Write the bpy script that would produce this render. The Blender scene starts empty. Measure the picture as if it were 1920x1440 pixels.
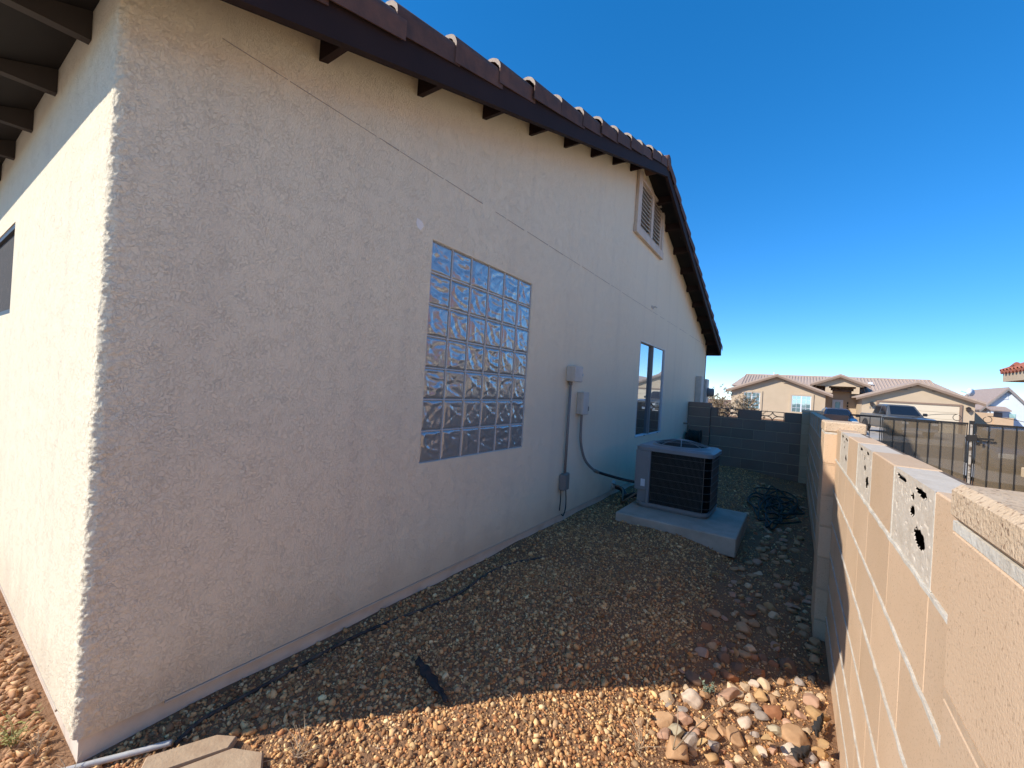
import bpy, math, random
import numpy as np
from mathutils import Matrix, Vector
R = math.radians
S = bpy.context.scene
COL = S.collection
random.seed(7)
rng = np.random.default_rng(11)

# ------------------------------------------------------------------ camera
FPX, YAW, PITCH, ROLL = 787.55, 0.59532, 0.003385, 0.061164
CAM = Vector((1.9595, -0.3893, 1.3781))
cam_d = bpy.data.cameras.new('camera')
cam = bpy.data.objects.new('camera', cam_d)
COL.objects.link(cam)
f = Vector((-math.sin(YAW) * math.cos(PITCH), math.cos(YAW) * math.cos(PITCH), math.sin(PITCH)))
r0 = Vector((math.cos(YAW), math.sin(YAW), 0))
u0 = r0.cross(f)
r1 = math.cos(ROLL) * r0 + math.sin(ROLL) * u0
u1 = -math.sin(ROLL) * r0 + math.cos(ROLL) * u0
cam.matrix_world = Matrix(((r1.x, u1.x, -f.x, CAM.x), (r1.y, u1.y, -f.y, CAM.y), (r1.z, u1.z, -f.z, CAM.z), (0, 0, 0, 1)))
cam_d.sensor_width = 36
cam_d.lens = FPX / 1920 * 36
cam_d.clip_start = 0.02
cam_d.clip_end = 3000
S.camera = cam

# ------------------------------------------------------------------ sky, sun, exposure
SUN_EL = R(37.0)
SUN_AZ = math.atan2(-0.640, -0.768)          # horizontal direction towards the sun, from +Y to +X
w = bpy.data.worlds.new('World')
S.world = w
w.use_nodes = True
nt = w.node_tree
sky = nt.nodes.new('ShaderNodeTexSky')
sky.sky_type = 'NISHITA'
sky.sun_disc = False
sky.sun_elevation = SUN_EL
sky.sun_rotation = SUN_AZ % (2 * math.pi)
sky.altitude = 1400
sky.air_density = 0.7
sky.dust_density = 0.0
sky.ozone_density = 4.0
hs = nt.nodes.new('ShaderNodeHueSaturation')
hs.inputs['Hue'].default_value = 0.503
hs.inputs['Saturation'].default_value = 1.53
sg = nt.nodes.new('ShaderNodeGamma')
sg.inputs['Gamma'].default_value = 0.70
nt.links.new(sky.outputs[0], sg.inputs['Color'])
nt.links.new(sg.outputs[0], hs.inputs['Color'])
nt.links.new(hs.outputs[0], nt.nodes['Background'].inputs[0])
nt.nodes['Background'].inputs[1].default_value = 0.134
sd = bpy.data.lights.new('sun', 'SUN')
sd.energy = 2.02
sd.angle = R(0.53)
sd.color = (1.0, 0.94, 0.85)
sun = bpy.data.objects.new('sun', sd)
COL.objects.link(sun)
to_sun = Vector((math.sin(SUN_AZ) * math.cos(SUN_EL), math.cos(SUN_AZ) * math.cos(SUN_EL), math.sin(SUN_EL)))
sun.rotation_euler = to_sun.to_track_quat('Z', 'Y').to_euler()
sun.location = (0, -3, 8)
S.view_settings.view_transform = 'Standard'
S.view_settings.look = 'None'
S.view_settings.gamma = 1
S.view_settings.exposure = 1.58
S.render.engine = 'CYCLES'

# ------------------------------------------------------------------ materials
def lin(c):
    return tuple(((v / 12.92) if v <= 0.04045 else ((v + 0.055) / 1.055) ** 2.4) for v in c)

def mat(name, base, rough=0.85, base2=None, nscale=3.0, ndetail=5, contrast=(0.35, 0.65), bump=None, bump2=None,
        rand=0.0, spec=0.5, metallic=0.0, attr=None, speck=None, coat=0.0):
    """Procedural surface: two tones mixed by noise, optional specks, per-object shift, one or two bump layers."""
    m = bpy.data.materials.new(name)
    m.use_nodes = True
    n = m.node_tree.nodes
    L = m.node_tree.links
    b = n['Principled BSDF']
    b.inputs['Roughness'].default_value = rough
    b.inputs['Metallic'].default_value = metallic
    b.inputs['Specular IOR Level'].default_value = spec
    if coat:
        b.inputs['Coat Weight'].default_value = coat
        b.inputs['Coat Roughness'].default_value = 0.05
    g = n.new('ShaderNodeNewGeometry')
    pos = g.outputs['Position']
    if rand:
        oi = n.new('ShaderNodeObjectInfo')
        vm = n.new('ShaderNodeVectorMath')
        vm.operation = 'MULTIPLY_ADD'
        L.new(oi.outputs['Random'], vm.inputs[0])
        vm.inputs[1].default_value = (7.3, 3.1, 5.7)
        L.new(pos, vm.inputs[2])
        pos = vm.outputs[0]
    if attr:
        a = n.new('ShaderNodeAttribute')
        a.attribute_name = attr
        col = a.outputs['Color']
    else:
        rgb = n.new('ShaderNodeRGB')
        rgb.outputs[0].default_value = (*base, 1)
        col = rgb.outputs[0]
    def noise(scale, detail, dist=0.0, rgh=0.6):
        t = n.new('ShaderNodeTexNoise')
        t.inputs['Scale'].default_value = scale
        t.inputs['Detail'].default_value = detail
        t.inputs['Roughness'].default_value = rgh
        t.inputs['Distortion'].default_value = dist
        L.new(pos, t.inputs['Vector'])
        return t.outputs['Fac']
    def ramp(fac, lo, hi):
        mr = n.new('ShaderNodeMapRange')
        mr.inputs[1].default_value = lo
        mr.inputs[2].default_value = hi
        L.new(fac, mr.inputs[0])
        return mr.outputs[0]
    def mix(fac, a, bcol, mode='MIX'):
        x = n.new('ShaderNodeMix')
        x.data_type = 'RGBA'
        x.blend_type = mode
        if isinstance(fac, float):
            x.inputs['Factor'].default_value = fac
        else:
            L.new(fac, x.inputs['Factor'])
        if isinstance(a, tuple):
            x.inputs['A'].default_value = (*a, 1)
        else:
            L.new(a, x.inputs['A'])
        if isinstance(bcol, tuple):
            x.inputs['B'].default_value = (*bcol, 1)
        else:
            L.new(bcol, x.inputs['B'])
        return x.outputs['Result']
    if base2:
        col = mix(ramp(noise(nscale, ndetail), *contrast), col, base2)
    if speck:
        sc, scol, lo, hi = speck
        col = mix(ramp(noise(sc, 2), lo, hi), col, scol)
    if rand:
        oi2 = n.new('ShaderNodeObjectInfo')
        hv = n.new('ShaderNodeHueSaturation')
        mr = n.new('ShaderNodeMapRange')
        mr.inputs[3].default_value = 1 - rand
        mr.inputs[4].default_value = 1 + rand
        L.new(oi2.outputs['Random'], mr.inputs[0])
        L.new(mr.outputs[0], hv.inputs['Value'])
        L.new(col, hv.inputs['Color'])
        col = hv.outputs[0]
    L.new(col, b.inputs['Base Color'])
    prev = None
    for bp in (bump, bump2):
        if not bp:
            continue
        sc, dist, strength = bp[:3]
        h = noise(sc, bp[3] if len(bp) > 3 else 4, bp[4] if len(bp) > 4 else 0.0)
        if len(bp) > 5:
            h = ramp(h, *bp[5])
        bn = n.new('ShaderNodeBump')
        bn.inputs['Distance'].default_value = dist
        bn.inputs['Strength'].default_value = strength
        L.new(h, bn.inputs['Height'])
        if prev:
            L.new(prev, bn.inputs['Normal'])
        prev = bn.outputs[0]
    if prev:
        L.new(prev, b.inputs['Normal'])
    return m

def stucco_mat(name, base, base2):
    m = mat(name, base, 0.92, base2, 0.9, 6, (0.3, 0.7), bump=(125, 0.0042, 0.7, 4, 0.4), bump2=None, spec=0.2)
    n = m.node_tree.nodes
    L = m.node_tree.links
    b = n['Principled BSDF']
    g = n.new('ShaderNodeNewGeometry')
    t = n.new('ShaderNodeTexNoise')
    t.inputs['Scale'].default_value = 70
    t.inputs['Detail'].default_value = 3
    t.inputs['Distortion'].default_value = 0.9
    L.new(g.outputs['Position'], t.inputs['Vector'])
    # trowelled plateaus with torn edges: the zero crossing of the noise is a crease
    sub = n.new('ShaderNodeMath'); sub.operation = 'SUBTRACT'; sub.inputs[1].default_value = 0.5
    L.new(t.outputs['Fac'], sub.inputs[0])
    ab = n.new('ShaderNodeMath'); ab.operation = 'ABSOLUTE'
    L.new(sub.outputs[0], ab.inputs[0])
    mr = n.new('ShaderNodeMapRange')
    mr.inputs[1].default_value = 0.0
    mr.inputs[2].default_value = 0.045
    L.new(ab.outputs[0], mr.inputs[0])
    # the creases come and go in patches
    t2 = n.new('ShaderNodeTexNoise')
    t2.inputs['Scale'].default_value = 13
    t2.inputs['Detail'].default_value = 3
    L.new(g.outputs['Position'], t2.inputs['Vector'])
    mr2 = n.new('ShaderNodeMapRange')
    mr2.inputs[1].default_value = 0.15
    mr2.inputs[2].default_value = 0.85
    L.new(t2.outputs['Fac'], mr2.inputs[0])
    inv = n.new('ShaderNodeMath'); inv.operation = 'SUBTRACT'; inv.inputs[0].default_value = 1.0
    L.new(mr.outputs[0], inv.inputs[1])
    mul = n.new('ShaderNodeMath'); mul.operation = 'MULTIPLY'
    L.new(inv.outputs[0], mul.inputs[0]); L.new(mr2.outputs[0], mul.inputs[1])
    inv2 = n.new('ShaderNodeMath'); inv2.operation = 'SUBTRACT'; inv2.inputs[0].default_value = 1.0
    L.new(mul.outputs[0], inv2.inputs[1])
    # soil splashed on the foot of the wall and faint run marks
    sx = n.new('ShaderNodeSeparateXYZ')
    L.new(g.outputs['Position'], sx.inputs[0])
    t3 = n.new('ShaderNodeTexNoise')
    t3.inputs['Scale'].default_value = 5
    t3.inputs['Detail'].default_value = 6
    L.new(g.outputs['Position'], t3.inputs['Vector'])
    hz_ = n.new('ShaderNodeMath'); hz_.operation = 'MULTIPLY_ADD'
    L.new(t3.outputs['Fac'], hz_.inputs[0]); hz_.inputs[1].default_value = -0.55
    L.new(sx.outputs['Z'], hz_.inputs[2])
    sp = n.new('ShaderNodeMapRange')
    sp.inputs[1].default_value = 0.06; sp.inputs[2].default_value = -0.20
    sp.inputs[3].default_value = 0.0; sp.inputs[4].default_value = 0.22
    L.new(hz_.outputs[0], sp.inputs[0])
    mp = n.new('ShaderNodeMapping')
    mp.inputs['Scale'].default_value = (3.0, 3.0, 0.25)
    L.new(g.outputs['Position'], mp.inputs['Vector'])
    t4 = n.new('ShaderNodeTexNoise')
    t4.inputs['Scale'].default_value = 1.6
    t4.inputs['Detail'].default_value = 5
    L.new(mp.outputs[0], t4.inputs['Vector'])
    rn = n.new('ShaderNodeMapRange')
    rn.inputs[1].default_value = 0.52; rn.inputs[2].default_value = 0.75
    rn.inputs[3].default_value = 0.0; rn.inputs[4].default_value = 0.16
    L.new(t4.outputs['Fac'], rn.inputs[0])
    bc = b.inputs['Base Color'].links[0].from_socket
    for fac_, tint in ((rn.outputs[0], (0.55, 0.46, 0.37, 1)), (sp.outputs[0], (0.42, 0.28, 0.18, 1))):
        mx = n.new('ShaderNodeMix'); mx.data_type = 'RGBA'
        L.new(fac_, mx.inputs['Factor']); L.new(bc, mx.inputs['A']); mx.inputs['B'].default_value = tint
        bc = mx.outputs['Result']
    L.new(bc, b.inputs['Base Color'])
    old = b.inputs['Normal'].links[0].from_socket
    bn = n.new('ShaderNodeBump')
    bn.inputs['Distance'].default_value = 0.0034
    bn.inputs['Strength'].default_value = 0.8
    L.new(inv2.outputs[0], bn.inputs['Height'])
    L.new(old, bn.inputs['Normal'])
    L.new(bn.outputs[0], b.inputs['Normal'])
    return m

MT = {}
MT['stucco'] = stucco_mat('stucco', (0.89, 0.765, 0.555), (0.86, 0.735, 0.53))
MT['stem'] = mat('stem_wall', (0.74, 0.62, 0.49), 0.9, (0.60, 0.47, 0.35), 5, 5, (0.45, 0.75), bump=(60, 0.004, 0.4))
MT['trim_brown'] = mat('brown_trim', (0.036, 0.021, 0.018), 0.7, (0.028, 0.017, 0.015), 2, 3, bump=(40, 0.001, 0.3), spec=0.12)
MT['soffit'] = mat('soffit_brown', (0.014, 0.010, 0.008), 0.9, (0.011, 0.008, 0.006), 3, 3)
MT['rafter'] = mat('rafter_paint', (0.045, 0.034, 0.027), 0.85)
MT['tile'] = mat('roof_tile', (0.125, 0.058, 0.036), 0.85, (0.062, 0.034, 0.026), 9, 6, (0.35, 0.7), bump=(120, 0.002, 0.5), rand=0.22)
MT['tile_end'] = mat('roof_tile_raw_end', (0.46, 0.36, 0.27), 0.95, (0.34, 0.26, 0.20), 40, 4, bump=(150, 0.003, 0.6))
MT['seam'] = mat('dark_seam', (0.40, 0.32, 0.25), 0.9)
MT['patch'] = mat('pale_patch', (0.90, 0.83, 0.73), 0.9, bump=(105, 0.0048, 0.75, 4))
MT['grout'] = mat('white_grout', (0.58, 0.575, 0.55), 0.8)
MT['white_frame'] = mat('white_frame', (0.62, 0.60, 0.57), 0.45)
MT['vent'] = mat('vent_paint', (0.66, 0.55, 0.43), 0.75, (0.58, 0.47, 0.36), 6, 3)
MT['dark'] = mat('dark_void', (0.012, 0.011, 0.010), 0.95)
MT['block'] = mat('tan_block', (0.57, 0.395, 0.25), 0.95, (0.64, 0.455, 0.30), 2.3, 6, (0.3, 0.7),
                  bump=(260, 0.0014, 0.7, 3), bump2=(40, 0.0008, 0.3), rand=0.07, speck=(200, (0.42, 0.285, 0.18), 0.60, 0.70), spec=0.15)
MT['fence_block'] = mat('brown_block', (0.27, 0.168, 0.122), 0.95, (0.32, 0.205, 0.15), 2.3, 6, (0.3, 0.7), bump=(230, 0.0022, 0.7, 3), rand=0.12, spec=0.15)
MT['block_cap'] = mat('rough_cap_block', (0.58, 0.42, 0.27), 0.95, (0.66, 0.50, 0.34), 14, 5, (0.3, 0.7),
                  bump=(190, 0.003, 0.9, 3), rand=0.05, speck=(170, (0.30, 0.19, 0.12), 0.58, 0.68), spec=0.15)
MT['mortar_tan'] = mat('tinted_mortar', (0.54, 0.38, 0.24), 0.95, (0.47, 0.33, 0.21), 30, 4, bump=(90, 0.003, 0.6))
MT['mortar'] = mat('pale_mortar', (0.62, 0.58, 0.50), 0.95, (0.52, 0.46, 0.37), 20, 5, bump=(70, 0.004, 0.8))
MT['fill'] = mat('grey_mortar_fill', (0.60, 0.52, 0.42), 0.95, (0.52, 0.435, 0.335), 22, 6, (0.35, 0.7), bump=(80, 0.003, 0.8), bump2=(200, 0.0015, 0.6))
MT['dirt'] = mat('dirt', (0.29, 0.155, 0.075), 0.95, (0.21, 0.108, 0.05), 3, 6, bump=(45, 0.02, 0.9), bump2=(12, 0.03, 0.5))
MT['gravel'] = mat('gravel', (0.4, 0.3, 0.2), 0.9, attr='col', bump=(180, 0.002, 0.5))
MT['core'] = mat('shade_painted_core', (0.16, 0.105, 0.065), 0.95, (0.11, 0.075, 0.045), 20, 4)  # brown darkened so the colour itself carries the shade inside the cells
MT['concrete'] = mat('concrete', (0.50, 0.43, 0.345), 0.9, (0.38, 0.32, 0.25), 4, 6, bump=(90, 0.003, 0.5), bump2=(14, 0.006, 0.3))
MT['paver'] = mat('sand_paver', (0.48, 0.34, 0.21), 0.9, (0.38, 0.25, 0.15), 12, 5, bump=(70, 0.004, 0.6))
MT['pipe_dark'] = mat('dark_tubing', (0.030, 0.026, 0.024), 0.75, (0.16, 0.12, 0.085), 14, 4, (0.4, 0.7))
MT['pipe_pale'] = mat('pale_tubing', (0.52, 0.50, 0.46), 0.5, (0.30, 0.27, 0.23), 20, 4, (0.5, 0.8))
MT['fabric'] = mat('black_fabric', (0.030, 0.027, 0.026), 0.9, (0.07, 0.05, 0.04), 25, 5, (0.5, 0.8), bump=(60, 0.004, 0.6))
MT['hose'] = mat('green_hose', (0.012, 0.022, 0.015), 0.6, (0.02, 0.026, 0.02), 6, 3)
MT['ac_grey'] = mat('unit_grey_paint', (0.235, 0.23, 0.225), 0.5, (0.20, 0.197, 0.195), 3, 4, bump=(220, 0.0006, 0.3))
MT['ac_dark'] = mat('coil_dark', (0.006, 0.006, 0.006), 0.95, spec=0.1)
MT['wire'] = mat('guard_wire', (0.085, 0.08, 0.07), 0.6)
MT['sticker'] = mat('paper_sticker', (0.65, 0.66, 0.68), 0.6)
MT['box_paint'] = mat('box_paint', (0.58, 0.52, 0.45), 0.55, (0.50, 0.45, 0.38), 8, 3)
MT['conduit'] = mat('conduit_grey', (0.22, 0.20, 0.185), 0.6)
MT['box_green'] = mat('weathered_box', (0.20, 0.195, 0.16), 0.7)
MT['cable'] = mat('black_cable', (0.015, 0.015, 0.016), 0.5)
MT['copper'] = mat('dull_metal', (0.22, 0.17, 0.13), 0.6)
MT['iron'] = mat('black_iron', (0.018, 0.016, 0.015), 0.5)
MT['post_white'] = mat('chipped_white_paint', (0.42, 0.38, 0.33), 0.6, (0.10, 0.07, 0.05), 9, 4, (0.50, 0.58))
MT['pale_gravel'] = mat('pale_gravel', (0.50, 0.42, 0.32), 0.95, (0.42, 0.34, 0.25), 20, 5, bump=(50, 0.012, 0.8))
MT['asphalt'] = mat('asphalt', (0.075, 0.070, 0.066), 0.9, (0.06, 0.056, 0.052), 2, 5, bump=(60, 0.006, 0.5))
MT['walk'] = mat('pale_concrete', (0.40, 0.36, 0.31), 0.9, (0.34, 0.30, 0.26), 1.2, 5)
MT['far_stucco'] = mat('far_tan_stucco', (0.55, 0.425, 0.29), 0.9, (0.515, 0.395, 0.265), 1.0, 4, bump=(40, 0.006, 0.4))
MT['far_trim'] = mat('far_trim', (0.25, 0.17, 0.12), 0.8)
MT['far_roof'] = mat('far_roof_tile', (0.47, 0.36, 0.28), 0.9, (0.39, 0.29, 0.23), 5, 5, bump=(30, 0.02, 0.5))
MT['garage_door'] = mat('cream_door', (0.66, 0.55, 0.40), 0.7)
MT['white'] = mat('white_paint', (0.72, 0.73, 0.74), 0.6)
MT['pale_blue'] = mat('pale_blue_siding', (0.68, 0.74, 0.78), 0.85, (0.64, 0.70, 0.74), 1.2, 3)
MT['grey_roof'] = mat('grey_shingle', (0.27, 0.25, 0.235), 0.9, (0.21, 0.195, 0.185), 6, 4)
MT['pink_roof'] = mat('pinkish_shingle', (0.40, 0.30, 0.25), 0.9, (0.33, 0.25, 0.21), 6, 4)
MT['red_tile'] = mat('red_clay_tile', (0.40, 0.13, 0.075), 0.85, (0.30, 0.095, 0.06), 8, 4)
MT['paint_silver'] = mat('silver_paint', (0.13, 0.128, 0.12), 0.35, metallic=0.4, coat=0.6)
MT['paint_navy'] = mat('navy_paint', (0.018, 0.028, 0.055), 0.3, metallic=0.2, coat=0.8)
MT['paint_grey'] = mat('grey_blue_paint', (0.10, 0.115, 0.135), 0.3, metallic=0.3, coat=0.8)
MT['rubber'] = mat('tyre_rubber', (0.018, 0.018, 0.018), 0.85)
MT['alloy'] = mat('alloy_rim', (0.52, 0.52, 0.53), 0.3, metallic=0.8)
MT['black_plastic'] = mat('black_plastic', (0.02, 0.02, 0.02), 0.5)
MT['lamp_lens'] = mat('lamp_lens', (0.60, 0.60, 0.58), 0.15)
MT['car_glass'] = mat('car_glass', (0.012, 0.016, 0.022), 0.05, spec=0.8)
MT['twig'] = mat('dry_twig', (0.36, 0.27, 0.17), 0.9, (0.28, 0.20, 0.12), 9, 3)
MT['dry_leaf'] = mat('dry_leaf', (0.46, 0.30, 0.13), 0.85, (0.30, 0.17, 0.08), 14, 3)
MT['weed'] = mat('yellow_green_weed', (0.24, 0.24, 0.06), 0.8, (0.36, 0.30, 0.12), 20, 3)
MT['sage'] = mat('sage_weed', (0.20, 0.23, 0.15), 0.85)
MT['straw'] = mat('straw', (0.52, 0.40, 0.24), 0.85, (0.40, 0.28, 0.20), 20, 3)
MT['lantern'] = mat('dark_lantern', (0.04, 0.03, 0.025), 0.5)

def glossy_mix(name, base, rough, fac, tint=(0.9, 0.93, 0.96), wav=None):
    m = bpy.data.materials.new(name)
    m.use_nodes = True
    n = m.node_tree.nodes
    L = m.node_tree.links
    b = n['Principled BSDF']
    b.inputs['Base Color'].default_value = (*base, 1)
    b.inputs['Roughness'].default_value = 0.25
    gl = n.new('ShaderNodeBsdfGlossy')
    gl.inputs['Color'].default_value = (*tint, 1)
    gl.inputs['Roughness'].default_value = rough
    fr = n.new('ShaderNodeFresnel')
    fr.inputs[0].default_value = 1.5
    mr = n.new('ShaderNodeMapRange')
    mr.inputs[3].default_value = fac
    mr.inputs[4].default_value = 1.0
    L.new(fr.outputs[0], mr.inputs[0])
    mx = n.new('ShaderNodeMixShader')
    L.new(mr.outputs[0], mx.inputs[0])
    L.new(b.outputs[0], mx.inputs[1])
    L.new(gl.outputs[0], mx.inputs[2])
    L.new(mx.outputs[0], n['Material Output'].inputs[0])
    return m
MT['window_glass'] = glossy_mix('window_glass', (0.012, 0.014, 0.016), 0.004, 0.50, (0.80, 0.88, 0.95))
MT['block_glass'] = glossy_mix('block_glass', (0.27, 0.28, 0.27), 0.17, 0.19, (0.88, 0.88, 0.86))
MT['far_glass'] = glossy_mix('far_window_glass', (0.20, 0.30, 0.30), 0.03, 0.35, (0.75, 0.95, 0.98))

# woven screen on the gate: sees through between the threads
sm = bpy.data.materials.new('brown_screen')
sm.use_nodes = True
_n, _l = sm.node_tree.nodes, sm.node_tree.links
_tr = _n.new('ShaderNodeBsdfTransparent')
_mx = _n.new('ShaderNodeMixShader')
_mx.inputs[0].default_value = 0.62
_n['Principled BSDF'].inputs['Base Color'].default_value = (0.17, 0.128, 0.082, 1)
_n['Principled BSDF'].inputs['Roughness'].default_value = 0.7
_l.new(_tr.outputs[0], _mx.inputs[1])
_l.new(_n['Principled BSDF'].outputs[0], _mx.inputs[2])
_l.new(_mx.outputs[0], _n['Material Output'].inputs[0])
MT['screen'] = sm

# ------------------------------------------------------------------ geometry helpers
BASE = {}
def G(v, fcs):
    return (np.asarray(v, float).reshape(-1, 3), [tuple(q) for q in fcs])
def join(*gs):
    vs, fs, o = [], [], 0
    for v, fc in gs:
        vs.append(v)
        fs += [tuple(i + o for i in q) for q in fc]
        o += len(v)
    return np.concatenate(vs), fs
def box(x0, x1, y0, y1, z0, z1):
    v = [(x, y, z) for z in (z0, z1) for y in (y0, y1) for x in (x0, x1)]
    return G(v, [(0, 2, 3, 1), (4, 5, 7, 6), (0, 1, 5, 4), (2, 6, 7, 3), (0, 4, 6, 2), (1, 3, 7, 5)])
def cbox(x0, x1, y0, y1, z0, z1, c=0.006):
    """box with chamfered edges"""
    v, idx = [], {}
    X, Y, Z = (x0, x1), (y0, y1), (z0, z1)
    sg = (1, -1)
    for i in (0, 1):
        for j in (0, 1):
            for k in (0, 1):
                for a in range(3):
                    p = [X[i] + (0 if a == 0 else sg[i] * c), Y[j] + (0 if a == 1 else sg[j] * c), Z[k] + (0 if a == 2 else sg[k] * c)]
                    idx[(i, j, k, a)] = len(v)
                    v.append(p)
    F = []
    for a in range(3):
        o = [b for b in range(3) if b != a]
        for s in (0, 1):
            loop = []
            for (p, q) in ((0, 0), (1, 0), (1, 1), (0, 1)):
                t = [0, 0, 0]
                t[a] = s; t[o[0]] = p; t[o[1]] = q
                loop.append(idx[(*t, a)])
            F.append(loop if (s == 1) ^ (a == 1) else loop[::-1])
    for a in range(3):
        o = [b for b in range(3) if b != a]
        for p in (0, 1):
            for q in (0, 1):
                t0 = [0, 0, 0]; t1 = [0, 0, 0]
                t0[a] = 0; t1[a] = 1
                for t in (t0, t1):
                    t[o[0]] = p; t[o[1]] = q
                lp = [idx[(*t0, o[0])], idx[(*t1, o[0])], idx[(*t1, o[1])], idx[(*t0, o[1])]]
                F.append(lp)
    for i in (0, 1):
        for j in (0, 1):
            for k in (0, 1):
                F.append([idx[(i, j, k, a)] for a in range(3)])
    v = np.array(v)
    cen = np.array([(x0 + x1) / 2, (y0 + y1) / 2, (z0 + z1) / 2])
    out = []
    for q in F:
        p = v[q]
        nrm = np.cross(p[1] - p[0], p[2] - p[0])
        out.append(tuple(q) if np.dot(nrm, p.mean(0) - cen) > 0 else tuple(q[::-1]))
    return G(v, out)
def prism(pts, axis, a0, a1):
    """closed polygon pts (2-D) extruded along axis from a0 to a1; the other two axes keep their order"""
    n = len(pts)
    v = []
    for a in (a0, a1):
        for p in pts:
            q = list(p)
            q.insert(axis, a)
            v.append(q)
    F = [tuple(range(n))[::-1], tuple(range(n, 2 * n))]
    F += [(i, (i + 1) % n, n + (i + 1) % n, n + i) for i in range(n)]
    return G(v, F)
def tube(path, r, n=8, cap=True):
    P = np.asarray(path, float)
    m = len(P)
    rr = np.broadcast_to(np.asarray(r, float), (m,))
    T = np.gradient(P, axis=0)
    T /= np.linalg.norm(T, axis=1)[:, None] + 1e-12
    ref = np.array([0, 0, 1.0]) if abs(T[0][2]) < 0.9 else np.array([1.0, 0, 0])
    nrm = ref - T[0] * np.dot(ref, T[0])
    nrm /= np.linalg.norm(nrm)
    V = []
    for i in range(m):
        nrm = nrm - T[i] * np.dot(nrm, T[i])
        nrm /= np.linalg.norm(nrm) + 1e-12
        b = np.cross(T[i], nrm)
        for k in range(n):
            a = 2 * math.pi * k / n
            V.append(P[i] + rr[i] * (math.cos(a) * nrm + math.sin(a) * b))
    F = [(i * n + k, i * n + (k + 1) % n, (i + 1) * n + (k + 1) % n, (i + 1) * n + k) for i in range(m - 1) for k in range(n)]
    if cap:
        F += [tuple(range(n))[::-1], tuple(range((m - 1) * n, m * n))]
    return G(V, F)
def smooth_path(pts, k=8):
    P = np.asarray(pts, float)
    P = np.vstack([2 * P[0] - P[1], P, 2 * P[-1] - P[-2]])
    out = []
    for i in range(1, len(P) - 2):
        for t in np.linspace(0, 1, k, endpoint=False):
            a, b, c, d = P[i - 1], P[i], P[i + 1], P[i + 2]
            out.append(0.5 * (2 * b + (c - a) * t + (2 * a - 5 * b + 4 * c - d) * t * t + (3 * b - a - 3 * c + d) * t ** 3))
    out.append(P[-2])
    return np.array(out)
def lathe(prof, cx, cy, n=24):
    """profile (r, z) around a vertical axis"""
    V = [(cx + r_ * math.cos(2 * math.pi * k / n), cy + r_ * math.sin(2 * math.pi * k / n), z) for r_, z in prof for k in range(n)]
    F = [(i * n + k, i * n + (k + 1) % n, (i + 1) * n + (k + 1) % n, (i + 1) * n + k) for i in range(len(prof) - 1) for k in range(n)]
    return G(V, F)
def grid(nu, nv, fn):
    V = [fn(i / (nu - 1), j / (nv - 1)) for i in range(nu) for j in range(nv)]
    F = [(i * nv + j, (i + 1) * nv + j, (i + 1) * nv + j + 1, i * nv + j + 1) for i in range(nu - 1) for j in range(nv - 1)]
    return G(V, F)
def xf(g, loc=(0, 0, 0), rz=0.0, sc=1.0):
    v, fc = g
    c, s = math.cos(rz), math.sin(rz)
    v = v * sc
    v = np.stack([v[:, 0] * c - v[:, 1] * s, v[:, 0] * s + v[:, 1] * c, v[:, 2]], 1)
    return v + np.asarray(loc, float), fc
def mesh_data(name, g, m, smooth=False, mats=None, midx=None):
    me = bpy.data.meshes.new(name)
    me.from_pydata(g[0].tolist(), [], g[1])
    for q in (mats or [m]):
        me.materials.append(MT[q] if isinstance(q, str) else q)
    if midx is not None:
        me.polygons.foreach_set('material_index', midx)
    if smooth:
        me.polygons.foreach_set('use_smooth', [True] * len(me.polygons))
    me.update()
    return me
def tag(o, label=None, cat=None, group=None, kind=None):
    for k, val in (('label', label), ('category', cat), ('group', group), ('kind', kind)):
        if val:
            o[k] = val
    return o
def empty(name, loc, label=None, cat=None, group=None):
    o = bpy.data.objects.new(name, None)
    o.empty_display_size = 0.1
    COL.objects.link(o)
    o.location = loc
    BASE[o.name] = np.array(loc, float)
    return tag(o, label, cat, group)
def obj(name, g, m, parent=None, smooth=False, origin=None, **kw):
    """one mesh object; vertices come in world coordinates"""
    v, fc = g
    if parent is not None:
        b = BASE[parent.name]
    else:
        b = np.array(origin if origin is not None else (0, 0, 0), float)
    o = bpy.data.objects.new(name, mesh_data(name, (v - b, fc), m, smooth, **kw))
    COL.objects.link(o)
    if parent is not None:
        o.parent = parent
    else:
        o.location = b
    BASE[o.name] = b
    return o
def inst(name, me, loc, parent=None, rot=(0, 0, 0), sc=(1, 1, 1)):
    o = bpy.data.objects.new(name, me)
    COL.objects.link(o)
    loc = np.asarray(loc, float)
    if parent is not None:
        o.parent = parent
        o.location = loc - BASE[parent.name]
    else:
        o.location = loc
    o.rotation_euler = rot
    o.scale = sc
    BASE[o.name] = loc
    return o

# vectorised value noise
_perm = rng.random((64, 64, 64))
def vnoise(P, freq, seed=0):
    q = np.asarray(P) * freq + seed * 17.37
    i = np.floor(q).astype(int)
    t = q - i
    t = t * t * (3 - 2 * t)
    r = 0
    for a in (0, 1):
        for b in (0, 1):
            for c in (0, 1):
                wgt = (t[..., 0] if a else 1 - t[..., 0]) * (t[..., 1] if b else 1 - t[..., 1]) * (t[..., 2] if c else 1 - t[..., 2])
                r = r + wgt * _perm[(i[..., 0] + a) % 64, (i[..., 1] + b) % 64, (i[..., 2] + c) % 64]
    return r * 2 - 1

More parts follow.
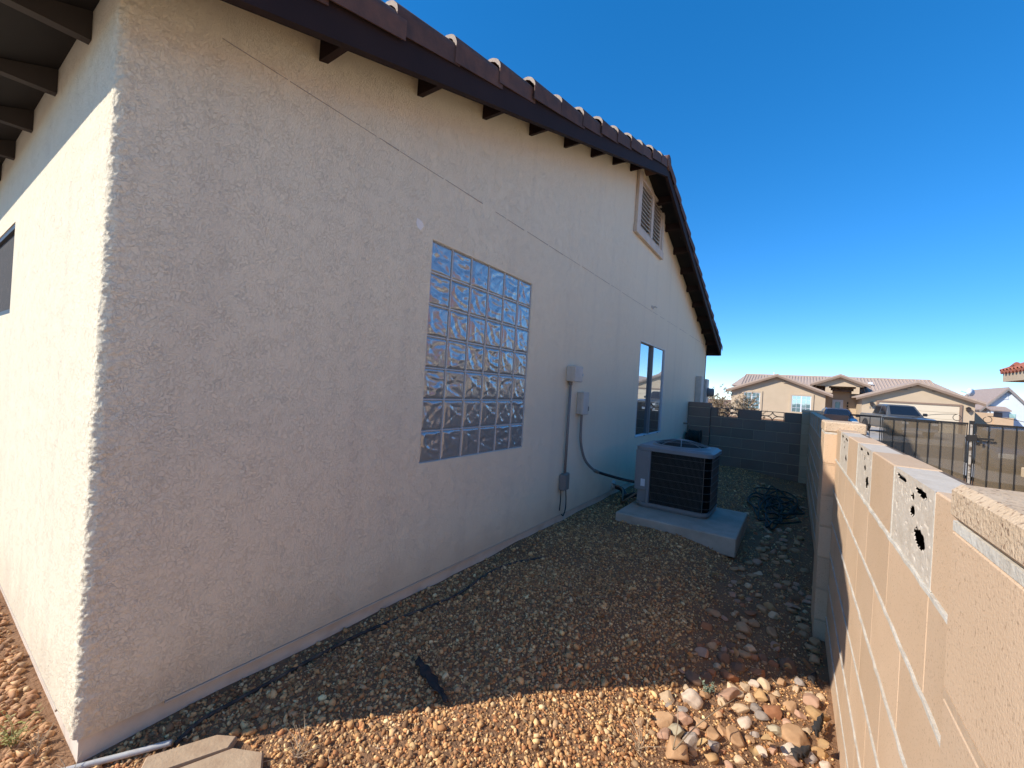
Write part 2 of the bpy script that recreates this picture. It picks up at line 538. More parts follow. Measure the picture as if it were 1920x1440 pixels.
# ------------------------------------------------------------------ terrain
WALL_X = 2.19
def gz(x, y):
    x = np.asarray(x, float); y = np.asarray(y, float)
    t = np.clip((x - 0.9) / 1.3, 0, 1)
    z = -0.15 * t * t * (3 - 2 * t)
    s = np.clip((y - 5) / 6, 0, 1)
    z = z - 0.05 * s * (1 - t)
    k = np.clip((y - 11.5) / 8, 0, 1)
    z = z * (1 - k) + (-0.36) * k
    k2 = np.clip((y - 33) / 10, 0, 1)
    z = z + 0.06 * k2
    P = np.stack([x, y, 0 * x], -1)
    near = np.clip((14 - np.hypot(x - 1, y - 3)) / 4, 0, 1)
    z = z + near * (0.010 * vnoise(P, 2.2) + 0.006 * vnoise(P, 6.0, 1))
    # a hollow washed out beside the slab
    hx = np.exp(-(((x - 1.62) / 0.22) ** 2 + ((y - 4.1) / 0.35) ** 2))
    return z - 0.05 * hx
gx = np.unique(np.concatenate([np.array([-400, -200, -100, -60, -40, -25, -16, -10, -7, -5]), np.linspace(-4, 6, 180), np.array([7, 9, 12, 16, 22, 30, 45, 70, 120, 250, 400])]))
gy = np.unique(np.concatenate([np.array([-300, -150, -70, -35, -20, -12, -8, -5, -3.5]), np.linspace(-2.5, 12, 240), np.linspace(12.5, 40, 50), np.array([45, 55, 70, 100, 160, 260, 450, 800])]))
XX, YY = np.meshgrid(gx, gy, indexing='ij')
ZZ = gz(XX, YY)
nx, ny = len(gx), len(gy)
gv = np.stack([XX, YY, ZZ], -1).reshape(-1, 3)
gf = [(i * ny + j, (i + 1) * ny + j, (i + 1) * ny + j + 1, i * ny + j + 1) for i in range(nx - 1) for j in range(ny - 1)]
ground = obj('ground', (gv, gf), 'dirt', smooth=True)
tag(ground, 'reddish brown dirt ground of the side yard and beyond', 'ground', kind='structure')

def sheet(name, x0, x1, y0, y1, dz, m, label, cat, n=(2, 30)):
    g = grid(n[0], n[1], lambda a, b: (x0 + (x1 - x0) * a, y0 + (y1 - y0) * b, float(gz(np.array(0.0), np.array(y0 + (y1 - y0) * b))) + dz))
    return tag(obj(name, g, m), label, cat, kind='structure')
sheet('road', -200, 250, 21.0, 29.5, 0.006, 'asphalt', 'grey asphalt street running past behind the gate', 'road')
sheet('pavement', -200, 250, 29.65, 31.2, 0.11, 'walk', 'pale concrete pavement on the far side of the street', 'pavement')
sheet('driveway', 5.5, 12.6, 31.2, 46.9, 0.06, 'walk', 'pale concrete driveway in front of the far garage', 'driveway')
sheet('neighbor_bounce_sheet', 2.42, 6.2, -6, 9.3, 0.03, 'pale_gravel', 'added pale gravel sheet beyond the block wall, bouncing light', 'yard')  # pale sheet added to bounce sunlight onto the shaded gable wall
sheet('bounce_sheet', -12, 9, -12, -1.5, 0.03, 'walk', 'added unseen pale concrete sheet behind the house, bouncing light', 'bounce_sheet')  # unseen pale slab added behind the camera as a bounce surface
sheet('neighbor_driveway', 5.4, 12.0, 12.9, 20.8, 0.05, 'walk', 'pale concrete driveway next door behind the gate', 'driveway')
kb = box(-200, 250, 29.5, 29.65, -0.6, -0.24)
tag(obj('kerb', kb, 'walk'), 'pale concrete kerb along the far edge of the street', 'kerb', kind='structure')

# ------------------------------------------------------------------ the house
SL = 0.335                     # roof pitch
RY = 5.63                      # ridge
EY0, EY1 = -0.28, 11.55        # eaves
WY1 = 11.33                    # far corner of the side wall
OV = 0.27                      # rake overhang up to the back of the barge board
def zs(y):                     # underside of the roof deck
    return 2.735 + SL * RY - SL * abs(y - RY)
house = empty('house', (0, 0, 0), 'cream stucco house with brown eaves and tiled gable roof at left', 'house')

ZB = 0.080                     # weep screed
GW = (1.506, 2.730, 0.845, 2.275)     # glass block opening y0,y1,z0,z1
SW = (5.838, 7.271, 0.712, 2.170)     # sliding window opening
VT = (5.40, 6.52, 3.72, 4.36)         # vent opening
CR = 0.25                      # the corner strip reaches this far
def wall_with_openings():
    ys = sorted({CR, RY, WY1, *[round(a, 4) for q in (GW, SW, VT) for a in q[:2]], 1.0, 3.5, 4.5, 8.5, 10})
    V, F = [], []
    def quad(a, b, c, d):
        o = len(V)
        V.extend([a, b, c, d]); F.append((o, o + 1, o + 2, o + 3))
    for y0, y1 in zip(ys[:-1], ys[1:]):
        ops = [q for q in (GW, SW, VT) if q[0] <= y0 + 1e-6 and q[1] >= y1 - 1e-6]
        cuts = sorted([(q[2], q[3]) for q in ops])
        z = ZB
        for c0, c1 in cuts:
            quad((0, y0, z), (0, y1, z), (0, y1, c0), (0, y0, c0))
            z = c1
        quad((0, y0, z), (0, y1, z), (0, y1, zs(y1) - 0.002), (0, y0, zs(y0) - 0.002))
    for (y0, y1, z0, z1), d in ((GW, 0.09), (SW, 0.09), (VT, 0.12)):
        quad((0, y0, z0), (-d, y0, z0), (-d, y0, z1), (0, y0, z1))
        quad((0, y1, z0), (0, y1, z1), (-d, y1, z1), (-d, y1, z0))
        quad((0, y0, z0), (0, y1, z0), (-d, y1, z0), (-d, y0, z0))
        quad((0, y0, z1), (-d, y0, z1), (-d, y1, z1), (0, y1, z1))
    quad((0, CR, ZB), (-0.02, CR, ZB), (-0.02, WY1, ZB), (0, WY1, ZB))
    return G(V, F)
wall = obj('side_wall', wall_with_openings(), 'stucco', house)
wall['label'] = 'shaded cream stucco gable wall'

# bull-nosed corner with its coarse render built as relief
def corner_strip():
    rad = 0.035
    seg = np.concatenate([np.linspace(-CR, -rad, 50), -rad + np.linspace(0, rad * math.pi / 2, 13)[1:], -rad + rad * math.pi / 2 + np.linspace(0, CR - rad, 50)[1:]])
    zz = np.linspace(ZB, 2.735, 620)
    P = np.zeros((len(seg), len(zz), 3)); N = np.zeros_like(P)
    arc = rad * math.pi / 2
    for i, s in enumerate(seg):
        if s <= -rad:
            p, n_ = (s, 0), (0, -1)
        elif s <= -rad + arc:
            a = (s + rad) / rad
            p, n_ = (-rad + rad * math.sin(a), rad - rad * math.cos(a)), (math.sin(a), -math.cos(a))
        else:
            p, n_ = (0, rad + (s + rad - arc)), (1, 0)
        top_ = zs(max(p[1], 0.0)) - 0.001
        P[i, :, 0], P[i, :, 1], P[i, :, 2] = p[0], p[1], ZB + (zz - ZB) * (top_ - ZB) / (2.735 - ZB)
        N[i, :, 0], N[i, :, 1] = n_
    a = vnoise(P, 52, 1); b = vnoise(P, 90, 2); c = vnoise(P, 160, 3); d = vnoise(P, 5.0, 4)
    near = np.clip(1 - np.abs(seg - (-rad + arc / 2)) / 0.11, 0.25, 1)[:, None]
    h = near * 0.72 * (0.0044 * np.clip(a + 0.8 * b, -0.5, 0.45) + 0.0026 * b * (c > -0.2) + 0.0018 * c) + 0.003 * d
    edge = np.clip(np.minimum(seg + CR, CR + arc - 2 * rad - seg) / 0.05, 0, 1)
    h = h * edge[:, None]
    P = P + N * h[..., None]
    n_, m_ = len(seg), len(zz)
    F = [(i * m_ + j, (i + 1) * m_ + j, (i + 1) * m_ + j + 1, i * m_ + j + 1) for i in range(n_ - 1) for j in range(m_ - 1)]
    return G(P.reshape(-1, 3), F)
cs_g = corner_strip()
# butt the strip against the flat walls exactly
obj('wall_corner', cs_g, 'stucco', house, smooth=True)
# back wall with its window opening
BW = (-3.30, -2.02, 1.63, 2.19)
V, F = [], []
def q4(a, b, c, d):
    o = len(V); V.extend([a, b, c, d]); F.append((o, o + 1, o + 2, o + 3))
XB = -12.0
q4((XB, 0, ZB), (BW[0], 0, ZB), (BW[0], 0, 2.735), (XB, 0, 2.735))
q4((BW[0], 0, ZB), (BW[1], 0, ZB), (BW[1], 0, BW[2]), (BW[0], 0, BW[2]))
q4((BW[0], 0, BW[3]), (BW[1], 0, BW[3]), (BW[1], 0, 2.735), (BW[0], 0, 2.735))
q4((BW[1], 0, ZB), (-CR, 0, ZB), (-CR, 0, 2.735), (BW[1], 0, 2.735))
for a, b in (((BW[0], BW[2]), (BW[0], BW[3])), ((BW[1], BW[3]), (BW[1], BW[2])), ((BW[0], BW[3]), (BW[1], BW[3])), ((BW[1], BW[2]), (BW[0], BW[2]))):
    q4((a[0], 0, a[1]), (a[0], 0.08, a[1]), (b[0], 0.08, b[1]), (b[0], 0, b[1]))
bw = obj('back_wall', G(V, F), 'stucco', house)
bw['label'] = 'sunlit cream stucco back wall'
# front wall and inner blind walls close the body
obj('front_wall', join(box(XB, 0, WY1 - 0.1, WY1, ZB, 2.7), box(XB - 0.1, XB, 0, WY1, ZB, 2.7)), 'stucco', house)
obj('stem_wall', join(box(-0.30, -0.014, 0.016, WY1 - 0.02, -0.5, ZB - 0.001), box(XB, -0.301, 0.016, 0.3, -0.5, ZB - 0.001)), 'stem', house)
obj('weep_screed', join(box(-0.01, 0.004, CR, WY1, ZB - 0.012, ZB - 0.003), box(XB, -CR, -0.004, 0.01, ZB - 0.012, ZB - 0.003)), 'vent', house)
# hairline paper joint that shows in the render at plate height, in broken lengths
sgm = []
yy = 0.30
while yy < 10.6:
    ln = random.uniform(0.12, 0.55)
    zz_ = 2.688 + random.uniform(-0.003, 0.003)
    obj('wall_seam', prism([(yy, zz_), (yy + ln, zz_ + random.uniform(-0.004, 0.004)), (yy + ln, zz_ + 0.0035), (yy, zz_ + 0.0035)], 0, 0.0003, 0.0016), 'seam', house)
    yy += ln + random.choice((0.01, 0.02, 0.05, 0.16))

# --- roof
roof = empty('roof', (0, 0, 0)); roof.parent = house
BASE[roof.name] = np.zeros(3)
for key in ('label', 'category'):
    if key in roof: del roof[key]
XR = 0.305
def slope_box(y0, y1, x0, x1, d0, d1):
    """board that follows the deck: offsets d0..d1 from the deck underside"""
    v = []
    for d in (d0, d1):
        for y in (y0, y1):
            for x in (x0, x1):
                v.append((x, y, zs(y) + d))
    return G(v, [(0, 2, 3, 1), (4, 5, 7, 6), (0, 1, 5, 4), (2, 6, 7, 3), (0, 4, 6, 2), (1, 3, 7, 5)])
obj('roof_deck', join(slope_box(EY0, RY, XB - .3, OV, 0, 0.03), slope_box(RY, EY1, XB - .3, OV, 0, 0.03)), 'soffit', roof)
for a, b in ((EY0, RY), (RY, EY1)):
    obj('barge_board', slope_box(a, b, OV + 0.001, XR + 0.004, -0.168, 0.006), 'trim_brown', roof)
# field tiles: barrel rows on each slope
def field(y0, y1):
    nrow = 14
    V, F = [], []
    xs = np.arange(XB - 0.3, 0.16, 0.04)
    for rI in range(nrow):
        ya, yb = y0 + (y1 - y0) * rI / nrow, y0 + (y1 - y0) * (rI + 1) / nrow
        for (y, lift) in ((ya, 0.045), (yb, 0.032)):
            for x in xs:
                V.append((x, y, zs(y) + lift + 0.035 * max(0, math.sin(x * 2 * math.pi / 0.32))))
        o = rI * 2 * len(xs)
        n_ = len(xs)
        F += [(o + i, o + i + 1, o + n_ + i + 1, o + n_ + i) for i in range(n_ - 1)]
    return G(V, F)
obj('field_tiles', join(field(EY0 - 0.03, RY), field(EY1 + 0.03, RY)), 'tile', roof, smooth=False)
# rake tiles, one by one: a half barrel with a flange that laps over the barge board
def rake_mesh(sgn, variant):
    ro, cx, cz0 = 0.084, 0.246, 0.028
    A = np.linspace(0, math.pi, 15)
    outer = [(cx + ro, -0.048)] + [(cx + ro * math.cos(q), cz0 + ro * 0.98 * math.sin(q)) for q in A] + [(cx - ro, 0.0)]
    inner = []
    for i, (x, z) in enumerate(outer):
        k = min(1.0, max(0.12, (z - cz0 + 0.01) / 0.05))
        t = 0.005 + 0.016 * k
        dx, dz = x - cx, (z - cz0) if z > cz0 else 0.0
        L0 = math.hypot(dx, dz)
        inner.append((x - dx / L0 * t, z - dz / L0 * t))
    n = len(outer)
    L_ = 0.445
    rs = random.Random(variant)
    jit = [rs.uniform(-0.002, 0.002) for _ in range(n)]
    V = []
    for s_, lift, k in ((0.0, 0.036, 1.05), (0.03, 0.034, 1.045), (L_, 0.002, 0.90)):
        for ring in (outer, inner):
            for i, (x, z) in enumerate(ring):
                kz = k if z > cz0 else 1.0
                V.append((cx + (x - cx) * (k if k < 1 else 1 + (k - 1) * .4) + jit[i] * .5, sgn * s_, cz0 + (z - cz0) * kz + lift * (1 if z > -0.03 else .45) + jit[i] + SL * s_))
    F, mi = [], []
    def idx(q, ring, i): return q * 2 * n + ring * n + i
    for i in range(n - 1):
        F.append((idx(0, 0, i), idx(0, 0, i + 1), idx(0, 1, i + 1), idx(0, 1, i))); mi.append(1 if outer[i][1] > cz0 - .001 else 0)
        F.append((idx(2, 0, i), idx(2, 1, i), idx(2, 1, i + 1), idx(2, 0, i + 1))); mi.append(1)
        for q in (0, 1):
            F.append((idx(q, 0, i), idx(q + 1, 0, i), idx(q + 1, 0, i + 1), idx(q, 0, i + 1))); mi.append(0)
            F.append((idx(q, 1, i), idx(q, 1, i + 1), idx(q + 1, 1, i + 1), idx(q + 1, 1, i))); mi.append(0)
    for i in (0, n - 1):
        for q in (0, 1):
            F.append((idx(q, 0, i), idx(q, 1, i), idx(q + 1, 1, i), idx(q + 1, 0, i))); mi.append(0)
    if sgn < 0:
        F = [tuple(q[::-1]) for q in F]
    return mesh_data('rake_tile', G(V, F), None, mats=['tile', 'tile_end'], midx=mi)
for sgn, ye in ((1, EY0), (-1, EY1)):
    ms = [rake_mesh(sgn, 10 * sgn + k) for k in range(4)]
    k = 0
    y = ye - sgn * 0.02
    pitch = abs(RY - y) / round(abs(RY - y) / 0.385)
    while (RY - y) * sgn > 0.2:
        inst('rake_tile', ms[k % 4], (random.uniform(-0.005, 0.005), y + random.uniform(-.008, .008), (zs(y) if (y - RY) * sgn < 0 else zs(RY)) + random.uniform(-.004, .005)), roof, rot=(random.uniform(-.012, .012), random.uniform(-.02, .02), random.uniform(-0.014, 0.014)))
        y += sgn * pitch
        k += 1
# ridge cap tile at the gable end
obj('ridge_tile', tube([(x, RY, zs(RY) + 0.02) for x in (0.325, 0.31, -0.6, -6, XB)], [0.105, 0.105, 0.10, 0.10, 0.10], 14), 'tile', roof, smooth=True)
# lookouts under the rakes
for k in range(0, 19):
    y = 0.700 + 0.6096 * k
    if abs(y - RY) < 0.08 or y > EY1 - 0.1:
        continue
    obj('lookout', slope_box(y - 0.003, y + 0.042, 0.001, OV, -0.102, -0.001), 'trim_brown', roof)
# open back eave: tapered rafter tails under boards
for k in range(18):
    x = -0.40 - 0.61 * k
    v = []
    for xx in (x - 0.022, x + 0.022):
        v += [(xx, -0.001, zs(0) - 0.002), (xx, -0.001, zs(0) - 0.115), (xx, EY0 + 0.02, zs(EY0) - 0.028), (xx, EY0 + 0.02, zs(EY0) - 0.002)]
    obj('rafter_tail', G(v, [(0, 1, 2, 3), (7, 6, 5, 4), (0, 4, 5, 1), (1, 5, 6, 2), (2, 6, 7, 3), (3, 7, 4, 0)]), 'rafter', roof)
obj('eave_board', box(XB - .3, OV, EY0 - 0.022, EY0 - 0.001, zs(EY0) - 0.03, zs(EY0) + 0.04), 'trim_brown', roof)
obj('front_eave_board', box(XB - .3, OV, EY1 + 0.001, EY1 + 0.022, zs(EY1) - 0.17, zs(EY1) + 0.04), 'trim_brown', roof)

# --- gable vent
vent = obj('gable_vent', join(
    cbox(0.001, 0.045, 5.255, VT[0], 3.615, 4.47, 0.004), cbox(0.001, 0.045, VT[1], 6.60, 3.615, 4.335, 0.004),
    cbox(0.001, 0.050, 5.235, 6.62, 3.585, 3.70, 0.004), box(-0.02, 0.035, 5.915, 6.015, 3.72, 4.36),
    box(0.001, 0.040, VT[0], VT[1], 4.36, 4.40), box(-0.02, 0.02, VT[0], 5.47, 3.70, 4.36), box(-0.02, 0.02, 6.46, VT[1], 3.70, 4.36)), 'vent', house)
vent['label'] = 'cream louvred vent high in the gable'
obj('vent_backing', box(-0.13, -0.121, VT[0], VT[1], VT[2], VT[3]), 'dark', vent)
for y0, y1 in ((5.471, 5.914), (6.016, 6.459)):
    for k in range(11):
        z = 3.735 + 0.058 * k
        g = prism([(0.022, z), (0.022, z + 0.010), (-0.055, z + 0.052), (-0.055, z + 0.042)], 1, y0, y1)
        g = (g[0], g[1])
        obj('slat', g, 'vent', vent)

# --- glass block window
y0, y1, z0, z1 = GW
gbw = obj('glass_block_window', join(box(-0.085, -0.075, y0, y1, z0, z1)), 'grout', house)
gbw['label'] = 'window of forty-two wavy glass blocks'
PB = (y1 - y0) / 6
PZ = (z1 - z0) / 7
frame_g = [box(-0.075, -0.004, y0 + 0.001, y0 + 0.007, z0 + 0.001, z1 - 0.001), box(-0.075, -0.004, y1 - 0.007, y1 - 0.001, z0 + 0.001, z1 - 0.001)]
for k in range(1, 6):
    frame_g.append(box(-0.075, -0.006, y0 + PB * k - 0.0028, y0 + PB * k + 0.0028, z0 + 0.002, z1 - 0.002))
obj('grout_upright', join(*frame_g), 'grout', gbw)
obj('grout_bed', join(*[box(-0.0745, -0.007, y0 + 0.008, y1 - 0.008, z0 + PZ * k - 0.0028, z0 + PZ * k + 0.0028) for k in range(0, 8)]), 'grout', gbw)
def glass_mesh(seed):
    rs = np.random.default_rng(seed)
    w_, h_ = PB - 0.008, PZ - 0.008
    n = 26
    A = [(rs.uniform(-0.3, 1.3), rs.uniform(-0.3, 1.3), rs.uniform(0.10, 0.22), rs.uniform(0, math.pi), rs.choice((-1, 1)) * rs.uniform(0.5, 1.0)) for _ in range(9)] + [(rs.uniform(-0.1, 1.1), rs.uniform(-0.1, 1.1), rs.uniform(0.05, 0.11), rs.uniform(0, math.pi), rs.choice((-1, 1)) * rs.uniform(0.25, 0.5)) for _ in range(9)]
    def fn(a, b):
        d = 0.0
        for (cx, cy, s, th, amp) in A:
            u = (a - cx) * math.cos(th) + (b - cy) * math.sin(th)
            v_ = -(a - cx) * math.sin(th) + (b - cy) * math.cos(th) + 0.35 * u * u
            d += amp * math.exp(-(v_ / (s * 0.55)) ** 2 - (u / 0.6) ** 2)
        e = min(a, 1 - a, b, 1 - b)
        k = min(1, max(0, (e - 0.03) / 0.10))
        return (-0.009 + 0.0055 * d * k - (0.012 * (1 - min(1, e / 0.06)) ** 2), (a - 0.5) * w_, (b - 0.5) * h_)
    g = grid(n, n, fn)
    v, fc = g
    bd = [i * n for i in range(n)] + [(n - 1) * n + j for j in range(1, n)] + [i * n + n - 1 for i in range(n - 2, -1, -1)] + [j for j in range(n - 2, 0, -1)]
    o = len(v)
    back = v[bd].copy(); back[:, 0] = -0.07
    v = np.concatenate([v, back])
    m_ = len(bd)
    fc = fc + [(bd[i], bd[(i + 1) % m_], o + (i + 1) % m_, o + i) for i in range(m_)]
    return mesh_data('glass_block', (v, fc), 'block_glass', smooth=True)
gms = [glass_mesh(100 + k) for k in range(9)]
for i in range(6):
    for j in range(7):
        inst('glass_block', gms[(i * 5 + j * 4 + (i * j) % 3) % 9], (0, y0 + PB * (i + .5), z0 + PZ * (j + .5)), gbw)

# --- sliding window
y0, y1, z0, z1 = SW
fr = 0.017
ym = (y0 + y1) / 2
win = obj('sliding_window', join(
    cbox(-0.06, 0.006, y0 + .001, y0 + fr, z0 + .001, z1 - .001, .003), cbox(-0.06, 0.006, y1 - fr, y1 - .001, z0 + .001, z1 - .001, .003),
    cbox(-0.06, 0.007, y0 + fr, y1 - fr, z0 + .001, z0 + fr, .003), cbox(-0.06, 0.007, y0 + fr, y1 - fr, z1 - fr, z1 - .001, .003)), 'white_frame', house)
win['label'] = 'tall sliding window reflecting sky and a house'
obj('meeting_rail', box(-0.05, -0.002, ym - 0.022, ym + 0.020, z0 + fr, z1 - fr), 'conduit', win)
obj('pane', box(-0.046, -0.040, y0 + fr, ym - 0.022, z0 + fr, z1 - fr), 'window_glass', win)
obj('pane', box(-0.024, -0.018, ym + 0.020, y1 - fr, z0 + fr, z1 - fr), 'window_glass', win)
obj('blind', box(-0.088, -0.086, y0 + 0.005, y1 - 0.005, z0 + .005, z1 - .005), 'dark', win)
for yv in (y0 + 0.42, y1 - 0.25):
    obj('weep_cover', box(0.007, 0.012, yv, yv + 0.04, z0 + 0.006, z0 + 0.016), 'dark', win)
# --- back window
x0, x1, z0, z1 = BW
bwin = obj('back_window', join(box(x0 + .001, x0 + .03, 0.006, 0.06, z0 + .001, z1 - .001), box(x1 - .03, x1 - .001, 0.006, 0.06, z0 + .001, z1 - .001),
     box(x0 + .03, x1 - .03, 0.005, 0.06, z0 + .001, z0 + .03), box(x0 + .03, x1 - .03, 0.005, 0.06, z1 - .03, z1 - .001)), 'black_plastic', house)
obj('pane', box(x0 + .03, x1 - .03, 0.03, 0.036, z0 + .03, z1 - .03), 'car_glass', bwin)
obj('reflection_cover', box(x0 + .03, x1 - .03, 0.022, 0.0235, z0 + .03, z1 - .03), 'fabric', bwin)  # dark sheet added over the pane to cut its bright sky reflection
bwin['label'] = 'dark framed window in the sunlit back wall'
obj('wall_fitting', join(tube([(0.001, 6.33, 2.755), (0.05, 6.33, 2.755), (0.06, 6.37, 2.75)], 0.011, 8), box(0.001, 0.012, 6.29, 6.40, 2.735, 2.775)), 'box_paint', house)
obj('paint_patch', G([(0.0012, 1.365, 2.36), (0.0012, 1.405, 2.355), (0.0012, 1.425, 2.33), (0.0012, 1.40, 2.295), (0.0012, 1.372, 2.305), (0.0012, 1.36, 2.33)], [(0, 5, 4, 3, 2, 1)]), 'patch', house)

# ------------------------------------------------------------------ block walls
BLK = {}
def block_at(parent, x0, x1, y0, y1, z0, z1, m='block', name='block', c=0.003):
    key = (round(x1 - x0, 3), round(y1 - y0, 3), round(z1 - z0, 3), m)
    if key not in BLK:
        BLK[key] = mesh_data(name, cbox(-(x1 - x0) / 2, (x1 - x0) / 2, -(y1 - y0) / 2, (y1 - y0) / 2, -(z1 - z0) / 2, (z1 - z0) / 2, c), m)
    return inst(name, BLK[key], ((x0 + x1) / 2, (y0 + y1) / 2, (z0 + z1) / 2), parent)

def fill_panel(ya, yb, za, zb, seed):
    """old openwork block plugged with mortar: rough face with torn pits"""
    ny_, nz_ = 84, 52
    rs = np.random.default_rng(seed)
    pits = [(0.80, 0.92, 0.15, 0.028, 0.05), (0.28, 0.91, 0.15, 0.030, 0.06), (0.47, 0.62, 0.08, 0.07, -0.2), (0.24, 0.36, 0.13, 0.10, 0.1), (0.49, 0.79, 0.04, 0.045, 0)]
    pits = [(1 - 0.0 - p[0] if False else p[0] * 1.0 + rs.uniform(-.03, .03), p[1] + rs.uniform(-.03, .02), p[2] * rs.uniform(.7, 1.1), p[3] * rs.uniform(.8, 1.2), p[4]) for p in pits]
    U, W = np.meshgrid(np.linspace(0, 1, ny_), np.linspace(0, 1, nz_), indexing='ij')
    y = ya + (yb - ya) * U; z = za + (zb - za) * W
    P = np.stack([0 * y, y, z], -1)
    d = 0.0035 * vnoise(P, 24, seed) + 0.0025 * vnoise(P, 70, seed + 1)
    wob = 0.5 * vnoise(P, 55, seed + 2) + 0.35 * vnoise(P, 120, seed + 3)
    pit = np.zeros_like(d)
    for (pu, pw, su, sw, sk) in pits:
        q = ((U - pu) / su) ** 2 + ((W - pw - sk * (U - pu)) / sw) ** 2 + 0.9 * wob
        pit = np.maximum(pit, np.clip((1.0 - q) * 4, 0, 1))
    sm_ = np.clip((vnoise(P, 90, seed + 5) - 0.62) * 6, 0, 1) * 0.0015
    e = np.clip(np.minimum(np.minimum(U, 1 - U) * 20, np.minimum(W, 1 - W) * 12), 0, 1)
    x = 0.001 + d * 0.2 * e + pit * 0.002 * e + sm_ * e
    V = np.stack([WALL_X + x, y, z], -1).reshape(-1, 3)
    pf = (pit * e).reshape(-1)
    F = [(i * nz_ + j, i * nz_ + j + 1, (i + 1) * nz_ + j + 1, (i + 1) * nz_ + j) for i in range(ny_ - 1) for j in range(nz_ - 1)]
    F = [q for q in F if sum(pf[k] for k in q) / 4 < 0.5]
    front = G(V, F)
    # hollow cell behind the torn holes
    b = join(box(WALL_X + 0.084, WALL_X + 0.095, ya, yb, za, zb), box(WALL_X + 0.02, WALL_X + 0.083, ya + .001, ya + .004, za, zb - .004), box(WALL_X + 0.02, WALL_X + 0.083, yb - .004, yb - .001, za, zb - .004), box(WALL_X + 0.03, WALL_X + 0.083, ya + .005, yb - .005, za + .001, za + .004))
    top = join(G([(WALL_X + 0.001, ya, zb), (WALL_X + 0.084, ya, zb), (WALL_X + 0.084, yb, zb), (WALL_X + 0.001, yb, zb)], [(0, 3, 2, 1)]),
               G([(WALL_X + 0.001, ya, za), (WALL_X + 0.084, ya, za), (WALL_X + 0.084, yb, za), (WALL_X + 0.001, yb, za)], [(0, 1, 2, 3)]))
    return join(front, top), b

side = empty('block_wall', (WALL_X, 3, -0.15), 'tan concrete block wall along the right side of the yard', 'block wall')
CH = 0.2032
TOP = 1.225
TH = 0.095
def wall_run(ya, yb, top_pattern=True, off=0):
    mort = []
    for c in range(7):
        zt = TOP - CH * c
        zb = zt - CH + 0.011
        if c == 0 and top_pattern:
            y = ya; k = off
            while y < yb - 0.03:
                y2 = min(y + 0.40, yb)
                if k % 2 == 0:
                    block_at(side, WALL_X, WALL_X + TH, y + 0.0004, y2 - 0.0004, zb, zt)
                else:
                    fp, core = fill_panel(y + 0.003, y2 - 0.003, zb, zt - 0.002, int(10 * y + 50))
                    o = obj('filled_block', fp, 'fill', side)
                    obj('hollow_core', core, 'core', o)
                    o['label'] = 'openwork block plugged with grey mortar'
                    o2 = obj('joint', join(box(WALL_X - 0.001, WALL_X + 0.09, y - 0.006, y + 0.002, zb, zt - 0.003), box(WALL_X - 0.001, WALL_X + 0.09, y2 - 0.002, y2 + 0.006, zb, zt - 0.003)), 'mortar', side)
                y = y2; k += 1
        else:
            y = ya - (0.2 if c % 2 == 0 else 0.0)
            while y < yb - 0.02:
                a, b = max(y, ya), min(y + 0.4064, yb)
                if b - a > 0.03:
                    block_at(side, WALL_X, WALL_X + TH, a + 0.0004, b - 0.0004, zb, zt)
                y += 0.4064
        # bed joint
        jz = zb - 0.011
        n_ = max(2, int((yb - ya) / 0.05))
        path = []
        V_, F_ = [], []
        for i in range(n_ + 1):
            yy_ = ya + (yb - ya) * i / n_
            wob = 0.0022 * math.sin(yy_ * 37 + c) + 0.0018 * math.sin(yy_ * 91 + 2 * c)
            for (xx_, zz_) in ((WALL_X - 0.0025 - abs(wob) * .6, jz + 0.0015 + wob * .5), (WALL_X - 0.0025 - abs(wob) * .6, jz + 0.0095 + wob), (WALL_X + TH - 0.004, jz + 0.0105), (WALL_X + TH - 0.004, jz + 0.0005)):
                V_.append((xx_, yy_, zz_))
        for i in range(n_):
            for k_ in range(4):
                F_.append((i * 4 + k_, (i + 1) * 4 + k_, (i + 1) * 4 + (k_ + 1) % 4, i * 4 + (k_ + 1) % 4))
        F_ += [(0, 1, 2, 3), (n_ * 4 + 3, n_ * 4 + 2, n_ * 4 + 1, n_ * 4)]
        obj('bed_joint', G(V_, F_), 'mortar', side)
    obj('head_joint', box(WALL_X + 0.0015, WALL_X + TH - 0.0015, ya + 0.001, yb - 0.001, TOP - 7 * CH, TOP - CH - 0.003), 'mortar_tan', side)
def pilaster(ya, yb, xa, xb, ztop, cap, parent, courses=7, joint_m='mortar', bm='block', cm='block_cap'):
    zt = ztop
    block_at(parent, xa - 0.003, xb + 0.003, ya - 0.003, yb + 0.003, zt - cap, zt, cm, 'cap_block', 0.008)
    zt -= cap
    for c in range(courses):
        obj('bed_joint', box(xa + 0.0005, xb - 0.001, ya + 0.0005, yb - 0.001, zt - 0.012, zt), joint_m if c == 0 else 'mortar_tan', parent)
        zt -= 0.012
        block_at(parent, xa, xb, ya, yb, zt - CH + 0.012, zt, bm)
        zt -= CH - 0.012
pilaster(-0.06, 0.345, 2.125, 2.335, 1.292, 0.045, side)
wall_run(0.345, 3.05, off=0)
pilaster(3.05, 3.46, 2.125, 2.335, 1.268, 0.068, side)
wall_run(3.46, 9.42, off=1)
wall_run(-2.6, -0.06, off=1)
pilaster(9.42, 9.82, 2.07, 2.40, 1.25, 0.06, side)

